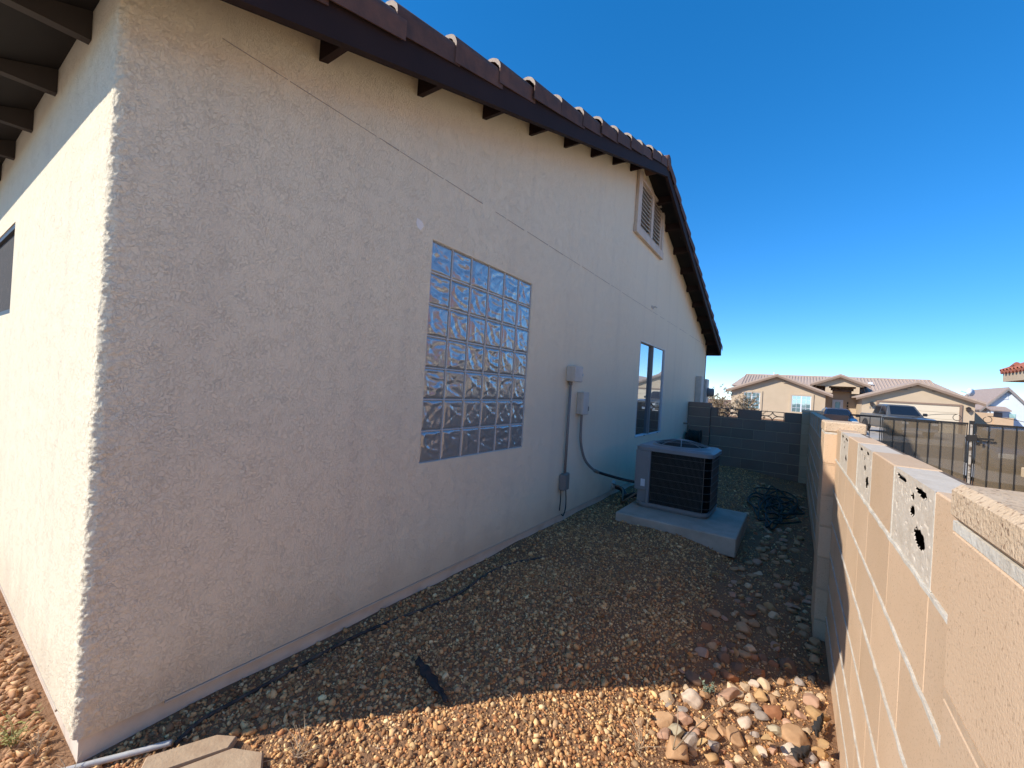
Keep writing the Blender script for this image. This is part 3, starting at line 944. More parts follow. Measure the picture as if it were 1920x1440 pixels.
# front fence wall closing the side yard
FY = 9.5
fence = empty('fence_wall', (1.2, FY, -0.1), 'shaded brown block wall with openwork blocks across the end of the yard', 'block wall')
FT = 1.175
LAT = ((0.585, 0.985), (1.385, 1.785))
def lattice(xa, xb, za, zb):
    cx, cz = (xa + xb) / 2, (za + zb) / 2
    hw, hh = (xb - xa) / 2, (zb - za) / 2
    parts = []
    th = 0.010
    # frame
    for q in (box(xa, xa + .012, FY, FY + .09, za, zb), box(xb - .012, xb, FY, FY + .09, za, zb), box(xa + .012, xb - .012, FY, FY + .09, za, za + .012), box(xa + .012, xb - .012, FY, FY + .09, zb - .012, zb)):
        parts.append(q)
    for sx in (-1, 1):
        for sz in (-1, 1):
            pth = []
            for a in np.linspace(0, math.pi / 2, 9):
                pth.append((cx + sx * hw * 0.56 * (1 - math.sin(a)), cz + sz * (hh - 0.004) * (1 - math.cos(a))))
            for p, q in zip(pth[:-1], pth[1:]):
                d = np.array(q) - np.array(p); nrm = np.array((-d[1], d[0])) / (np.linalg.norm(d) + 1e-9) * th * .7
                parts.append(prism([tuple(np.array(p) - nrm), tuple(np.array(q) - nrm), tuple(np.array(q) + nrm), tuple(np.array(p) + nrm)], 1, FY + 0.004, FY + 0.085))
        parts.append(box(min(cx + sx * hw * .5, cx + sx * (hw - .012)), max(cx + sx * hw * .5, cx + sx * (hw - .012)), FY + .006, FY + .083, cz - .009, cz + .009))
    return join(*parts)
for xa, xb in LAT:
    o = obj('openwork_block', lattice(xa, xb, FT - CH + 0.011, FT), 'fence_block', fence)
    o['label'] = 'openwork block with a four-pointed star pattern'
for xa, xb in ((0.46, 0.583), (0.987, 1.383), (1.787, 2.07)):
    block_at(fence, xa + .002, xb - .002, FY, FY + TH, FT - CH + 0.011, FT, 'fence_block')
for c in range(1, 7):
    zt = FT - CH * c
    x = 0.46 - (0.2 if c % 2 else 0.0)
    while x < 2.06:
        a, b = max(x, 0.46), min(x + 0.4064, 2.07)
        if b - a > .03:
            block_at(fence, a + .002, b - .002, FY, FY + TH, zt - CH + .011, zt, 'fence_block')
        x += 0.4064
    obj('bed_joint', box(0.461, 2.069, FY - 0.001, FY + TH - .003, zt + 0.0005, zt + 0.0105), 'mortar_tan', fence)
obj('head_joint', box(0.462, 2.068, FY + .003, FY + TH - .004, -0.25, FT - CH - .001), 'mortar_tan', fence)
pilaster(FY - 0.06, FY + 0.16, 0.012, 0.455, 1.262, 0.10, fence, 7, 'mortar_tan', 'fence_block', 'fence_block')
# stub of the same wall on the neighbour's side
for c in range(7):
    zt = FT + 0.03 - CH * c
    for xa, xb in (((2.405, 2.60), (2.60, 2.78)) if c % 2 else ((2.405, 2.78),)):
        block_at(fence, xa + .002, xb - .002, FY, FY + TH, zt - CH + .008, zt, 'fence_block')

# ------------------------------------------------------------------ ground cover: gravel (uncountable)
def ico(sub):
    t = (1 + 5 ** .5) / 2
    v = [(-1, t, 0), (1, t, 0), (-1, -t, 0), (1, -t, 0), (0, -1, t), (0, 1, t), (0, -1, -t), (0, 1, -t), (t, 0, -1), (t, 0, 1), (-t, 0, -1), (-t, 0, 1)]
    v = [tuple(np.array(p) / np.linalg.norm(p)) for p in v]
    F = [(0, 11, 5), (0, 5, 1), (0, 1, 7), (0, 7, 10), (0, 10, 11), (1, 5, 9), (5, 11, 4), (11, 10, 2), (10, 7, 6), (7, 1, 8), (3, 9, 4), (3, 4, 2), (3, 2, 6), (3, 6, 8), (3, 8, 9), (4, 9, 5), (2, 4, 11), (6, 2, 10), (8, 6, 7), (9, 8, 1)]
    for _ in range(sub):
        mid = {}
        def mp(a, b):
            k = (min(a, b), max(a, b))
            if k not in mid:
                p = np.array(v[a]) + np.array(v[b])
                v.append(tuple(p / np.linalg.norm(p)))
                mid[k] = len(v) - 1
            return mid[k]
        nf = []
        for a, b, c in F:
            ab, bc, ca = mp(a, b), mp(b, c), mp(c, a)
            nf += [(a, ab, ca), (b, bc, ab), (c, ca, bc), (ab, bc, ca)]
        F = nf
    return np.array(v), np.array(F)
I0, F0 = ico(0)
PAL = np.array([(0.50, 0.345, 0.195), (0.42, 0.27, 0.145), (0.57, 0.43, 0.265), (0.31, 0.175, 0.09), (0.36, 0.275, 0.195), (0.62, 0.51, 0.36), (0.40, 0.21, 0.11), (0.25, 0.16, 0.10)])
PAL = PAL * np.array((1.24, 1.02, 0.74))
PW = np.array([0.19, 0.21, 0.13, 0.19, 0.05, 0.06, 0.10, 0.07])
def gravel(name, X, Y, size, label, red=0.0, dark=None):
    n = len(X)
    base = I0[None] * (1 + rng.uniform(-0.45, 0.28, (n, 12, 1)))
    sc = size[:, None] * np.stack([rng.uniform(.8, 1.35, n), rng.uniform(.7, 1.05, n), rng.uniform(.45, .8, n)], 1)
    base = base * sc[:, None, :]
    # random rotations
    q = rng.normal(size=(n, 4)); q[:, 1:3] *= 0.45
    q /= np.linalg.norm(q, axis=1)[:, None]
    a, b, c, d = q.T
    Rm = np.stack([1 - 2 * (c * c + d * d), 2 * (b * c - a * d), 2 * (b * d + a * c), 2 * (b * c + a * d), 1 - 2 * (b * b + d * d), 2 * (c * d - a * b), 2 * (b * d - a * c), 2 * (c * d + a * b), 1 - 2 * (b * b + c * c)], 1).reshape(n, 3, 3)
    V = np.einsum('nij,nkj->nki', Rm, base)
    V[..., 0] += X[:, None]; V[..., 1] += Y[:, None]
    V[..., 2] += (gz(X, Y) + size * rng.uniform(-.35, .5, n))[:, None]
    me = bpy.data.meshes.new(name)
    nv = n * 12; nf = n * 20
    me.vertices.add(nv); me.loops.add(nf * 3); me.polygons.add(nf)
    me.vertices.foreach_set('co', V.reshape(-1))
    idx = (F0[None] + (np.arange(n) * 12)[:, None, None]).reshape(-1)
    me.loops.foreach_set('vertex_index', idx.astype(np.int32))
    me.polygons.foreach_set('loop_start', (np.arange(nf) * 3).astype(np.int32))
    me.update(calc_edges=True)
    pick = rng.choice(len(PAL), n, p=PW)
    c_ = np.clip(PAL[pick] * rng.uniform(0.62, 1.36, (n, 1)), 0, 0.86)
    c_ = c_ * (1 - red) + np.array((0.50, 0.27, 0.14)) * red * rng.uniform(.6, 1.2, (n, 1))
    at_ = me.color_attributes.new('col', 'FLOAT_COLOR', 'POINT')
    cc = np.ones((n, 12, 4)); cc[..., :3] = c_[:, None]
    at_.data.foreach_set('color', cc.reshape(-1))
    me.materials.append(MT['gravel'])
    o = bpy.data.objects.new(name, me)
    COL.objects.link(o)
    return tag(o, label, 'gravel', kind='stuff')
def scatter(x0, x1, y0, y1, dens, keep=None):
    n = int((x1 - x0) * (y1 - y0) * dens)
    X = rng.uniform(x0, x1, n); Y = rng.uniform(y0, y1, n)
    if keep is not None:
        k = keep(X, Y)
        X, Y = X[k], Y[k]
    return X, Y
def in_yard(X, Y):
    pad = (X > 0.40) & (X < 1.56) & (Y > 4.06) & (Y < 5.15)
    pav = (X > 0.20) & (X < 0.56) & (Y > 0.02) & (Y < 0.40) & (Y < 0.36 + 0.2 * (X - .2))
    rocks = (X > 1.50 + 0.06 * np.sin(Y * 5)) & (Y > 1.2)
    bare = vnoise(np.stack([X, Y, 0 * X], -1), 1.9, 8) + 0.5 * vnoise(np.stack([X, Y, 0 * X], -1), 5.0, 9)
    thin = rng.random(len(X)) < np.where(rocks, 0.55, 1.0) * np.clip(0.95 - 0.75 * np.clip(bare - 0.15, 0, 1), 0.3, 1)
    return (~pad) & (~pav) & thin
sets = [scatter(0.0, 2.17, -0.2, 2.6, 9800, in_yard), scatter(0.0, 2.17, 2.6, 4.6, 5200, in_yard), scatter(0.0, 2.17, 4.6, 9.4, 1500, in_yard)]
X = np.concatenate([s[0] for s in sets]); Y = np.concatenate([s[1] for s in sets])
sz = np.clip(rng.lognormal(math.log(0.0064), 0.44, len(X)), 0.0028, 0.019) * np.where(Y > 4.6, 1.2, np.where(Y > 2.6, 1.05, 1.0))
sz = np.where(X > 1.55, sz * 0.72, sz)
gravel('gravel', X, Y, sz, 'tan and brown pea gravel covering the side yard', red=0.0)
Xb, Yb = scatter(-2.6, 0.15, -1.2, -0.012, 2600)
gravel('red_gravel', Xb, Yb, rng.uniform(0.008, 0.022, len(Xb)), 'coarse reddish gravel behind the house at lower left', red=0.55)
Xn, Yn = scatter(2.35, 6, 1.5, 12.5, 120)
gravel('neighbor_gravel', Xn, Yn, rng.uniform(0.01, 0.03, len(Xn)), 'scattered gravel in the yard beyond the block wall', red=0.3)

# ------------------------------------------------------------------ river rocks along the wall, each a thing
I2, F2 = ico(3)
def rock_mesh(seed, flat):
    rs = np.random.default_rng(seed)
    v = I2.copy()
    # superellipsoid-ish pebble with a few ground flats
    for _ in range(10):
        d = rs.normal(size=3); d /= np.linalg.norm(d)
        h = rs.uniform(0.50, 0.86)
        pr = v @ d
        ex = np.clip(pr - h, 0, None)
        v = v - ex[:, None] * d * 0.93
    v = v * (1 + 0.09 * vnoise(v, 1.6, seed)[:, None] + 0.035 * vnoise(v, 4.5, seed + 1)[:, None])
    v[:, 2] *= flat
    return (v, [tuple(q) for q in F2])
ROCKCOL = {'c': ('cream', (0.58, 0.46, 0.31), (0.50, 0.37, 0.23)), 'w': ('whitish', (0.58, 0.50, 0.40), (0.45, 0.375, 0.30)), 'p': ('pinkish', (0.46, 0.30, 0.21), (0.38, 0.24, 0.165)),
           't': ('tan', (0.46, 0.30, 0.17), (0.37, 0.23, 0.125)), 'y': ('golden', (0.47, 0.32, 0.16), (0.38, 0.24, 0.115)), 'o': ('olive grey', (0.40, 0.36, 0.25), (0.32, 0.29, 0.22)),
           'g': ('grey', (0.33, 0.29, 0.25), (0.27, 0.24, 0.215)), 'r': ('rust red', (0.38, 0.185, 0.095), (0.29, 0.14, 0.075)), 'b': ('dark brown', (0.20, 0.125, 0.08), (0.155, 0.10, 0.07))}
RM = {}
for k, (nm, a, b) in ROCKCOL.items():
    a = tuple(min(.8, q * f_) for q, f_ in zip(a, (1.12, 1.03, .95))); b = tuple(min(.8, q * f_) for q, f_ in zip(b, (1.1, 1.0, .92)))
    m = mat('rock_' + nm.replace(' ', '_'), a, 0.8, b, 14, 6, (0.35, 0.7), bump=(55, 0.003, 0.5), bump2=(200, 0.001, 0.4), rand=0.15, spec=0.25)
    RM[k] = [mesh_data('river_rock', rock_mesh(900 + ord(k) * 7 + q, fl), m, smooth=True) for q, fl in enumerate((0.62, 0.75, 0.5, 0.85))]
HERO = [(1.517, 1.748, 0.08, 0.059, 'c'), (1.611, 1.818, 0.085, 0.091, 'w'), (1.75, 2.007, 0.133, 0.072, 'p'), (1.77, 2.072, 0.079, 0.085, 'c'), (1.816, 2.152, 0.052, 0.046, 'c'), (1.844, 2.213, 0.064, 0.047, 'w'), (1.888, 2.25, 0.065, 0.065, 'c'), (1.887, 2.141, 0.062, 0.073, 'y'), (1.537, 1.597, 0.099, 0.084, 't'), (1.612, 1.669, 0.065, 0.07, 'p'), (1.668, 1.709, 0.055, 0.085, 't'), (1.6, 1.573, 0.082, 0.072, 'o'), (1.566, 1.52, 0.076, 0.062, 'p'), (1.619, 1.463, 0.114, 0.091, 't'), (1.657, 1.573, 0.071, 0.076, 'g'), (1.722, 1.692, 0.064, 0.093, 't'), (1.934, 2.059, 0.108, 0.07, 'r'), (1.866, 2.023, 0.049, 0.06, 'g'), (1.805, 1.954, 0.091, 0.053, 'c'), (1.833, 1.88, 0.077, 0.046, 'w'), (1.813, 1.749, 0.083, 0.073, 't'), (1.954, 1.942, 0.071, 0.056, 'o'), (2.033, 1.956, 0.115, 0.1, 't'), (2.004, 1.863, 0.082, 0.053, 'w'), (2.073, 1.882, 0.081, 0.053, 'g'), (2.029, 1.808, 0.052, 0.056, 'p'), (2.12, 1.944, 0.077, 0.043, 'y'), (2.125, 2.202, 0.086, 0.102, 'y'), (2.095, 2.286, 0.09, 0.079, 'p'), (2.14, 2.381, 0.052, 0.04, 'c'), (2.048, 2.146, 0.059, 0.043, 'p'), (2.009, 2.183, 0.067, 0.061, 't'), (1.934, 2.16, 0.05, 0.045, 't'), (1.839, 2.083, 0.061, 0.045, 'c'), (1.589, 1.731, 0.057, 0.036, 'g'), (1.537, 1.706, 0.047, 0.026, 'g'), (1.911, 1.762, 0.048, 0.043, 'w'), (1.895, 1.997, 0.074, 0.048, 'g'), (1.865, 1.796, 0.044, 0.034, 't'), (1.734, 1.936, 0.043, 0.049, 'c'), (1.759, 1.746, 0.05, 0.06, 't'), (2.134, 1.882, 0.052, 0.033, 'w'), (1.596, 1.994, 0.08, 0.08, 'b'), (1.737, 2.156, 0.094, 0.077, 'r'), (1.862, 2.337, 0.073, 0.067, 'r'), (1.832, 2.488, 0.065, 0.058, 'r'), (1.66, 2.127, 0.053, 0.053, 'r'), (1.59, 2.246, 0.069, 0.082, 'p'), (1.622, 2.378, 0.059, 0.059, 't'), (2.001, 2.546, 0.095, 0.089, 'b'), (1.926, 2.516, 0.058, 0.051, 'r'), (1.766, 2.291, 0.074, 0.055, 'b'), (1.697, 2.306, 0.075, 0.063, 'b'), (1.783, 2.467, 0.059, 0.065, 't'), (1.71, 2.49, 0.06, 0.047, 'b'), (1.643, 2.065, 0.047, 0.07, 'b'), (1.875, 2.526, 0.058, 0.052, 'b'), (1.947, 1.839, 0.044, 0.034, 't'), (1.729, 1.831, 0.042, 0.036, 't')]
UNIQUE = {0: 'cream rounded rock at the left end of the sunlit heap, half in the shadow edge', 1: 'whitish cracked rock second from the left at the shadow edge', 2: 'long pinkish oval rock lying slanted at the shadow edge',
          8: 'round tan brown rock at the left side of the sunlit heap', 11: 'olive grey rock behind the biggest tan rock', 13: 'biggest tan rock, at the lower left of the sunlit heap',
          16: 'long rust red rock in the middle of the sunlit heap', 22: 'large tan wedge-shaped rock in the sun near the wall', 27: 'large golden brown rock leaning on the foot of the block wall',
          42: 'dark brown round rock at the left edge of the shaded heap', 43: 'large rust red rock just inside the shadow edge', 49: 'large dark brown rock in shade close to the block wall'}
def place_rock(x, y, w_, h_, k, idx=None, tall=None):
    me = RM[k][random.randrange(4)]
    a, b = max(w_, h_) * 0.54, min(w_, h_) * 0.60
    sun_lit = y < 0.05 + 1.235 * x - 0.04
    zz_ = float(gz(np.array(x), np.array(y)))
    ang = -YAW * -1 + random.uniform(-0.5, 0.5) + (0 if w_ >= h_ else math.pi / 2)
    o = inst('river_rock', me, (x, y, zz_ + b * 0.22), None, rot=(random.uniform(-.25, .25), random.uniform(-.25, .25), ang), sc=(a, b * 1.05, b * 1.0))
    nm = ROCKCOL[k][0]
    big = max(w_, h_)
    size = 'small' if big < 0.048 else ('large' if big > 0.078 else 'medium')
    row = 'against the wall' if x > 2.03 else ('on the gravel side' if x < 1.66 else ('nearer the wall' if x > 1.86 else 'in mid strip'))
    if y > 7.2:
        zone = 'behind the hose tangle'
    elif y > 6.2:
        zone = 'beside the hose tangle'
    elif y > 5.2:
        zone = 'in front of the hose tangle'
    elif y > 4.1:
        zone = 'beside the concrete slab'
    elif y > 3.4:
        zone = 'just before the slab, past the pilaster'
    elif y > 2.95:
        zone = 'level with the pilaster'
    elif sun_lit and y > 1.95:
        zone = 'in the sun near the shadow edge'
    elif sun_lit and y > 1.70:
        zone = 'in the middle of the sunlit heap'
    elif sun_lit:
        zone = 'at the front of the sunlit heap'
    elif y < 2.5:
        zone = 'just inside the shadow'
    else:
        zone = 'in the shade before the pilaster'
    lab = UNIQUE.get(idx) or '%s %s rock %s, %s' % (size, nm, row, zone)
    return tag(o, lab, 'rock', 'river rocks along the block wall')
for i, q in enumerate(HERO):
    place_rock(*q, idx=i)
taken = [(q[0], q[1], max(q[2], q[3]) * .5) for q in HERO]
tries = 0
cnt = 0
while cnt < 238 and tries < 14000:
    tries += 1
    y = 1.25 + 6.9 * random.random() ** 1.25
    x = random.uniform(1.50 + 0.05 * math.sin(y * 3) + (0.12 if 3.0 < y < 4.4 else 0.0), 2.15)
    if y < 1.5 and x < 1.75:
        continue
    if 3.0 < y < 3.5 and x > 2.09:
        continue
    if 3.9 < y < 5.2 and x < 1.60:
        continue
    s = random.uniform(0.038, 0.10) if y > 2.5 else random.uniform(0.03, 0.06)
    if any((x - a) ** 2 + (y - b) ** 2 < (s * .45 + c) ** 2 * 0.55 for a, b, c in taken):
        continue
    lit = y < 1.235 * x
    k = random.choice('cctpctttyrpg') if lit else random.choice('ttttppptrrcytc')
    place_rock(x, y, s, s * random.uniform(.6, .95), k)
    taken.append((x, y, s * .5))
    cnt += 1

# ------------------------------------------------------------------ air conditioner on its slab
slab = tag(obj('concrete_slab', cbox(0.415, 1.565, 4.02, 5.13, -0.085, 0.090, 0.008), 'concrete', origin=(0.99, 4.57, -0.085)), 'grey concrete slab under the air conditioner, undercut at one corner', 'slab')
ac = empty('air_conditioner', (0.88, 4.8, 0.09), 'grey outdoor air conditioner with wire coil guard on concrete slab', 'air conditioner')
ax0, ax1, ay0, ay1 = 0.475, 1.262, 4.435, 5.105
def rrect(x0, x1, y0, y1, r_, n=5):
    P = []
    for cx, cy, a0 in ((x1 - r_, y1 - r_, 0), (x0 + r_, y1 - r_, 90), (x0 + r_, y0 + r_, 180), (x1 - r_, y0 + r_, 270)):
        for k in range(n + 1):
            a = R(a0 + 90 * k / n)
            P.append((cx + r_ * math.cos(a), cy + r_ * math.sin(a)))
    return P
def rslab(x0, x1, y0, y1, r_, z0, z1, inset=0.0):
    P0 = rrect(x0, x1, y0, y1, r_)
    P1 = rrect(x0 + inset, x1 - inset, y0 + inset, y1 - inset, max(r_ - inset, 0.004))
    n = len(P0)
    V = [(x, y, z0) for x, y in P0] + [(x, y, z1) for x, y in P1]
    return G(V, [tuple(range(n))[::-1], tuple(range(n, 2 * n))] + [(i, (i + 1) % n, n + (i + 1) % n, n + i) for i in range(n)])
obj('base_pan', join(rslab(ax0 + .03, ax1 - .03, ay0 + .03, ay1 - .03, .08, 0.0901, 0.118), rslab(ax0, ax1, ay0, ay1, .10, 0.118, 0.150)), 'ac_grey', ac)
obj('coil', rslab(ax0 + .03, ax1 - .022, ay0 + .022, ay1 - .022, .085, 0.150, 0.735), 'ac_dark', ac)
# sheet-metal service corner on the left, stepped back at the bottom
obj('service_panel', join(cbox(ax0 - 0.004, 0.625, ay0 - 0.006, 4.78, 0.285, 0.736, .006), cbox(0.500, 0.618, ay0 + 0.02, 4.74, 0.150, 0.285, .004)), 'ac_grey', ac)
obj('corner_post', cbox(0.600, 0.640, ay0 - 0.009, ay0 + 0.03, 0.150, 0.737, .006), 'ac_grey', ac)
gw = []
n_ = 46
for k in range(n_):
    x = 0.648 + (1.19 - 0.648) * k / (n_ - 1)
    gw.append(box(x - .0016, x + .0016, ay0 + .004, ay0 + .0065, 0.152, 0.735))
for k in range(30):
    y = ay0 + 0.09 + 0.5 * k / 29
    gw.append(box(ax1 - .0065, ax1 - .004, y - .0012, y + .0012, 0.152, 0.735))
obj('coil_guard', join(*gw), 'wire', ac)
hw = []
for k in range(7):
    z = 0.195 + 0.082 * k
    hw.append(tube([(0.645, ay0 + .002, z), (1.17, ay0 + .002, z), (1.215, ay0 + .015, z), (1.245, ay0 + .045, z), (ax1 - .002, ay0 + .09, z), (ax1 - .002, ay1 - .06, z)], .0026, 5))
hw.append(tube([(1.195, ay0 + .001, 0.152), (1.195, ay0 + .001, 0.735)], .0045, 5))
obj('guard_wire', join(*hw), 'wire', ac)
obj('top_cover', join(rslab(ax0 - .012, ax1 + .016, ay0 - .014, ay1 + .012, .085, 0.737, 0.775), rslab(ax0 - .004, ax1 + .008, ay0 - .006, ay1 + .004, .09, 0.775, 0.795, .03)), 'ac_grey', ac)
fcx, fcy = 0.885, 4.77
fan = obj('fan_opening', lathe([(0.315, 0.7955), (0.30, 0.812), (0.285, 0.816), (0.275, 0.8), (0.27, 0.78)], fcx, fcy, 32), 'ac_grey', ac, smooth=True)
obj('fan_well', lathe([(0.272, 0.797), (0.001, 0.7965)], fcx, fcy, 32), 'ac_dark', ac)
rg = []
for k in range(11):
    rr_ = 0.06 + 0.021 * k
    zz_ = 0.866 - 0.055 * (rr_ / 0.29) ** 2
    rg.append(tube([(fcx + rr_ * math.cos(a), fcy + rr_ * math.sin(a), zz_) for a in np.linspace(0, 2 * math.pi, 33)], .0022, 4, False))
obj('fan_guard', join(*rg), 'wire', ac)
rb = []
for k in range(8):
    a = 2 * math.pi * k / 8 + .2
    rb.append(tube([(fcx + r_ * math.cos(a), fcy + r_ * math.sin(a), 0.869 - 0.055 * (r_ / 0.29) ** 2) for r_ in np.linspace(0.05, 0.295, 8)], .005, 5))
rb.append(lathe([(0.0005, 0.872), (0.06, 0.872), (0.062, 0.86), (0.0005, 0.858)], fcx, fcy, 20))
obj('fan_guard_rib', join(*rb), 'ac_grey', ac)
obj('rating_sticker', box(0.542, 0.590, ay0 - .0075, ay0 - .0062, 0.330, 0.412), 'sticker', ac)
obj('side_sticker', box(ax0 - .0052, ax0 - .0042, 4.46, 4.50, 0.42, 0.66), 'sticker', ac)
# refrigerant pipes between wall and unit
ln = empty('refrigerant_pipes', (0.2, 5.0, 0.05), 'insulated dark pipes running from wall into the air conditioner', 'pipes')
obj('insulated_pipe', tube(smooth_path([(-0.01, 5.06, 0.125), (0.12, 5.05, 0.10), (0.20, 4.95, 0.05), (0.30, 4.72, 0.10), (0.40, 4.62, 0.16), (0.52, 4.62, 0.20)]), .030, 10), 'cable', ln, smooth=True)
obj('copper_pipe', tube(smooth_path([(-0.01, 5.00, 0.165), (0.16, 4.95, 0.13), (0.26, 4.70, 0.05), (0.36, 4.58, 0.12), (0.50, 4.56, 0.24)]), .011, 8), 'copper', ln, smooth=True)
obj('wall_sleeve', tube([(0.0005, 5.04, 0.14), (0.012, 5.04, 0.14), (0.03, 5.04, 0.14)], [0.062, 0.058, 0.045], 14), 'box_paint', ln)
bpy.context.view_layer.update()

# ------------------------------------------------------------------ boxes and cables on the side wall
def wallbox(name, y0, y1, z0, z1, d, m, label, cat, lid=True):
    e = empty(name, (0, (y0 + y1) / 2, z0), label, cat)
    obj('enclosure', cbox(0.002, d * .55, y0 + .006, y1 - .006, z0 + .004, z1 - .004, .004), m, e)
    if lid:
        obj('cover', cbox(d * .55, d, y0, y1, z0, z1, .006), m, e)
    return e
b1 = wallbox('disconnect_box', 3.475, 3.66, 1.455, 1.615, 0.105, 'box_paint', 'upper cream electrical box on stucco wall with straight conduit below', 'electrical box')
obj('hasp', box(0.1055, 0.114, 3.645, 3.656, 1.52, 1.545), 'white_frame', b1)
obj('cover_lip', box(0.1055, 0.111, 3.48, 3.655, 1.498, 1.505), 'box_paint', b1)
b2 = wallbox('fused_box', 3.76, 3.90, 1.11, 1.355, 0.085, 'box_paint', 'lower cream electrical box on stucco wall with curved conduit to air conditioner', 'electrical box')
obj('latch', box(0.0855, 0.092, 3.885, 3.895, 1.15, 1.20), 'conduit', b2)
tag(obj('straight_conduit', join(tube([(0.03, 3.535, 1.456), (0.03, 3.53, 1.0), (0.03, 3.525, 0.50)], .015, 8), tube([(0.03, 3.534, 1.456), (0.03, 3.534, 1.42)], .021, 8)), 'conduit', origin=(0.03, 3.53, 0.5), smooth=True), 'straight painted conduit down the wall below upper electrical box', 'conduit')
wp = empty('conduit_whip', (0.03, 3.83, 0.2), 'curved grey conduit sweeping from lower box to air conditioner', 'conduit')
pth = smooth_path([(0.04, 3.83, 1.112), (0.04, 3.83, 0.95), (0.04, 3.86, 0.78), (0.05, 3.97, 0.60), (0.07, 4.16, 0.475), (0.10, 4.30, 0.42), (0.18, 4.42, 0.38), (0.30, 4.52, 0.345), (0.472, 4.56, 0.33)], 8)
obj('rigid_conduit', tube(pth[:36], .015, 8), 'conduit', wp, smooth=True)
obj('coupling', tube(pth[34:39], .021, 8), 'copper', wp, smooth=True)
obj('flexible_conduit', tube(pth[37:], .0165, 8), 'cable', wp, smooth=True)
ob = empty('outlet_box', (0, 3.53, 0.32), 'weathered grey junction box low on wall with dangling black wires', 'electrical box')
obj('enclosure', cbox(0.002, 0.055, 3.47, 3.60, 0.335, 0.51, .01), 'box_green', ob)
obj('flap_cover', prism([(0.010, 0.50), (0.085, 0.50), (0.085, 0.36), (0.075, 0.35), (0.01, 0.35)], 1, 3.452, 3.466), 'conduit', ob)
obj('wire', tube(smooth_path([(0.03, 3.46, 0.36), (0.035, 3.455, 0.25), (0.03, 3.455, 0.14)]), .006, 6), 'cable', ob)
obj('wire', tube(smooth_path([(0.04, 3.55, 0.34), (0.045, 3.56, 0.24), (0.05, 3.55, 0.15), (0.05, 3.51, 0.085), (0.05, 3.47, 0.10)]), .006, 6), 'cable', ob)
obj('wire', tube(smooth_path([(0.035, 3.575, 0.34), (0.03, 3.58, 0.22), (0.03, 3.575, 0.10), (0.02, 3.585, 0.02)]), .004, 6), 'white_frame', ob)
mb = empty('meter_box', (0, 10.6, 1.2), 'cream utility meter cabinet on wall beyond the end wall', 'meter')
obj('enclosure', cbox(0.002, 0.13, 10.12, 10.42, 1.05, 1.86, .006), 'box_paint', mb)
obj('side_cabinet', cbox(0.002, 0.16, 10.62, 10.95, 1.22, 1.82, .006), 'box_paint', mb)
obj('meter_dial', tube([(0.161, 10.80, 1.50), (0.20, 10.80, 1.50), (0.30, 10.80, 1.50)], [.11, .105, .095], 16), 'conduit', mb, smooth=True)
# hose reel and tap beside the end wall
hr = empty('hose_reel', (0.22, 9.22, 0.3), 'dark hose reel on wall corner behind the air conditioner', 'hose reel')
def ydrum(cx, cz, r_, y0, y1, n=18):
    return tube([(cx, y0, cz), (cx, y0 + .001, cz), (cx, y1, cz)], [r_, r_, r_], n)
for xa, xb, rr_ in ((0.10, 0.115, 0.15), (0.32, 0.335, 0.15)):
    obj('flange', tube([(xa, 9.22, 0.53), (xb, 9.22, 0.53)], rr_, 20), 'cable', hr)
obj('wound_hose', join(*[tube([(0.13 + .03 * k, 9.22 + .12 * math.cos(a), 0.53 + .12 * math.sin(a)) for a in np.linspace(0, 2 * math.pi, 21)], .014, 6, False) for k in range(7)]), 'hose', hr, smooth=True)
obj('bracket', join(box(0.03, 0.06, 9.20, 9.43, 0.45, 0.48), box(0.03, 0.10, 9.21, 9.24, 0.45, 0.60), box(0.04, 0.07, 9.40, 9.435, 0.3, 0.62)), 'cable', hr)
tp = empty('hose_tap', (0.0, 9.1, 0.75), 'pale hose tap sticking out of the wall near the end wall', 'tap')
obj('spout', tube(smooth_path([(0.0, 9.1, 0.80), (0.08, 9.1, 0.80), (0.12, 9.1, 0.78), (0.13, 9.1, 0.73)]), .013, 8), 'copper', tp, smooth=True)
obj('handle', join(tube([(0.06, 9.1, 0.80), (0.06, 9.1, 0.845)], .006, 6), tube([(0.06, 9.06, 0.845), (0.06, 9.14, 0.845)], .009, 6)), 'white_frame', tp)

# ------------------------------------------------------------------ things lying in the yard
def on_ground(pts, lift):
    return [(x, y, float(gz(np.array(x), np.array(y))) + lift) for x, y in pts]
tag(obj('drip_tube', tube(smooth_path(on_ground([(0.165, 0.235 + .0), (0.12, 0.33), (0.112, 0.454), (0.110, 0.627), (0.092, 0.846), (0.112, 1.138), (0.20, 1.679), (0.17, 2.1), (0.21, 2.35), (0.33, 2.6)], 0.008), 10), .0085, 8), 'pipe_dark', smooth=True), 'dark drip irrigation tube along the foot of the house', 'tube')
tag(obj('pale_drip_tube', tube(smooth_path(on_ground([(0.0, -0.035), (0.045, 0.045), (0.085, 0.11), (0.13, 0.18), (0.16, 0.225)], 0.018), 8), .010, 8), 'pipe_pale', smooth=True), 'short bleached tube end poking out at the house corner', 'tube')
def slabstone(name, poly, z0, z1, label):
    cx, cy = np.mean([p[0] for p in poly]), np.mean([p[1] for p in poly])
    n = len(poly)
    V = [(x, y, z0) for x, y in poly] + [(x, y, z1 - .006) for x, y in poly] + [(x + (cx - x) * .04, y + (cy - y) * .04, z1) for x, y in poly]
    F = [tuple(range(n))[::-1], tuple(range(2 * n, 3 * n))]
    for q in range(2):
        F += [(q * n + i, q * n + (i + 1) % n, (q + 1) * n + (i + 1) % n, (q + 1) * n + i) for i in range(n)]
    return tag(obj(name, G(V, F), 'paver', origin=(cx, cy, 0)), label, 'paver', 'flat pavers at the lower edge')
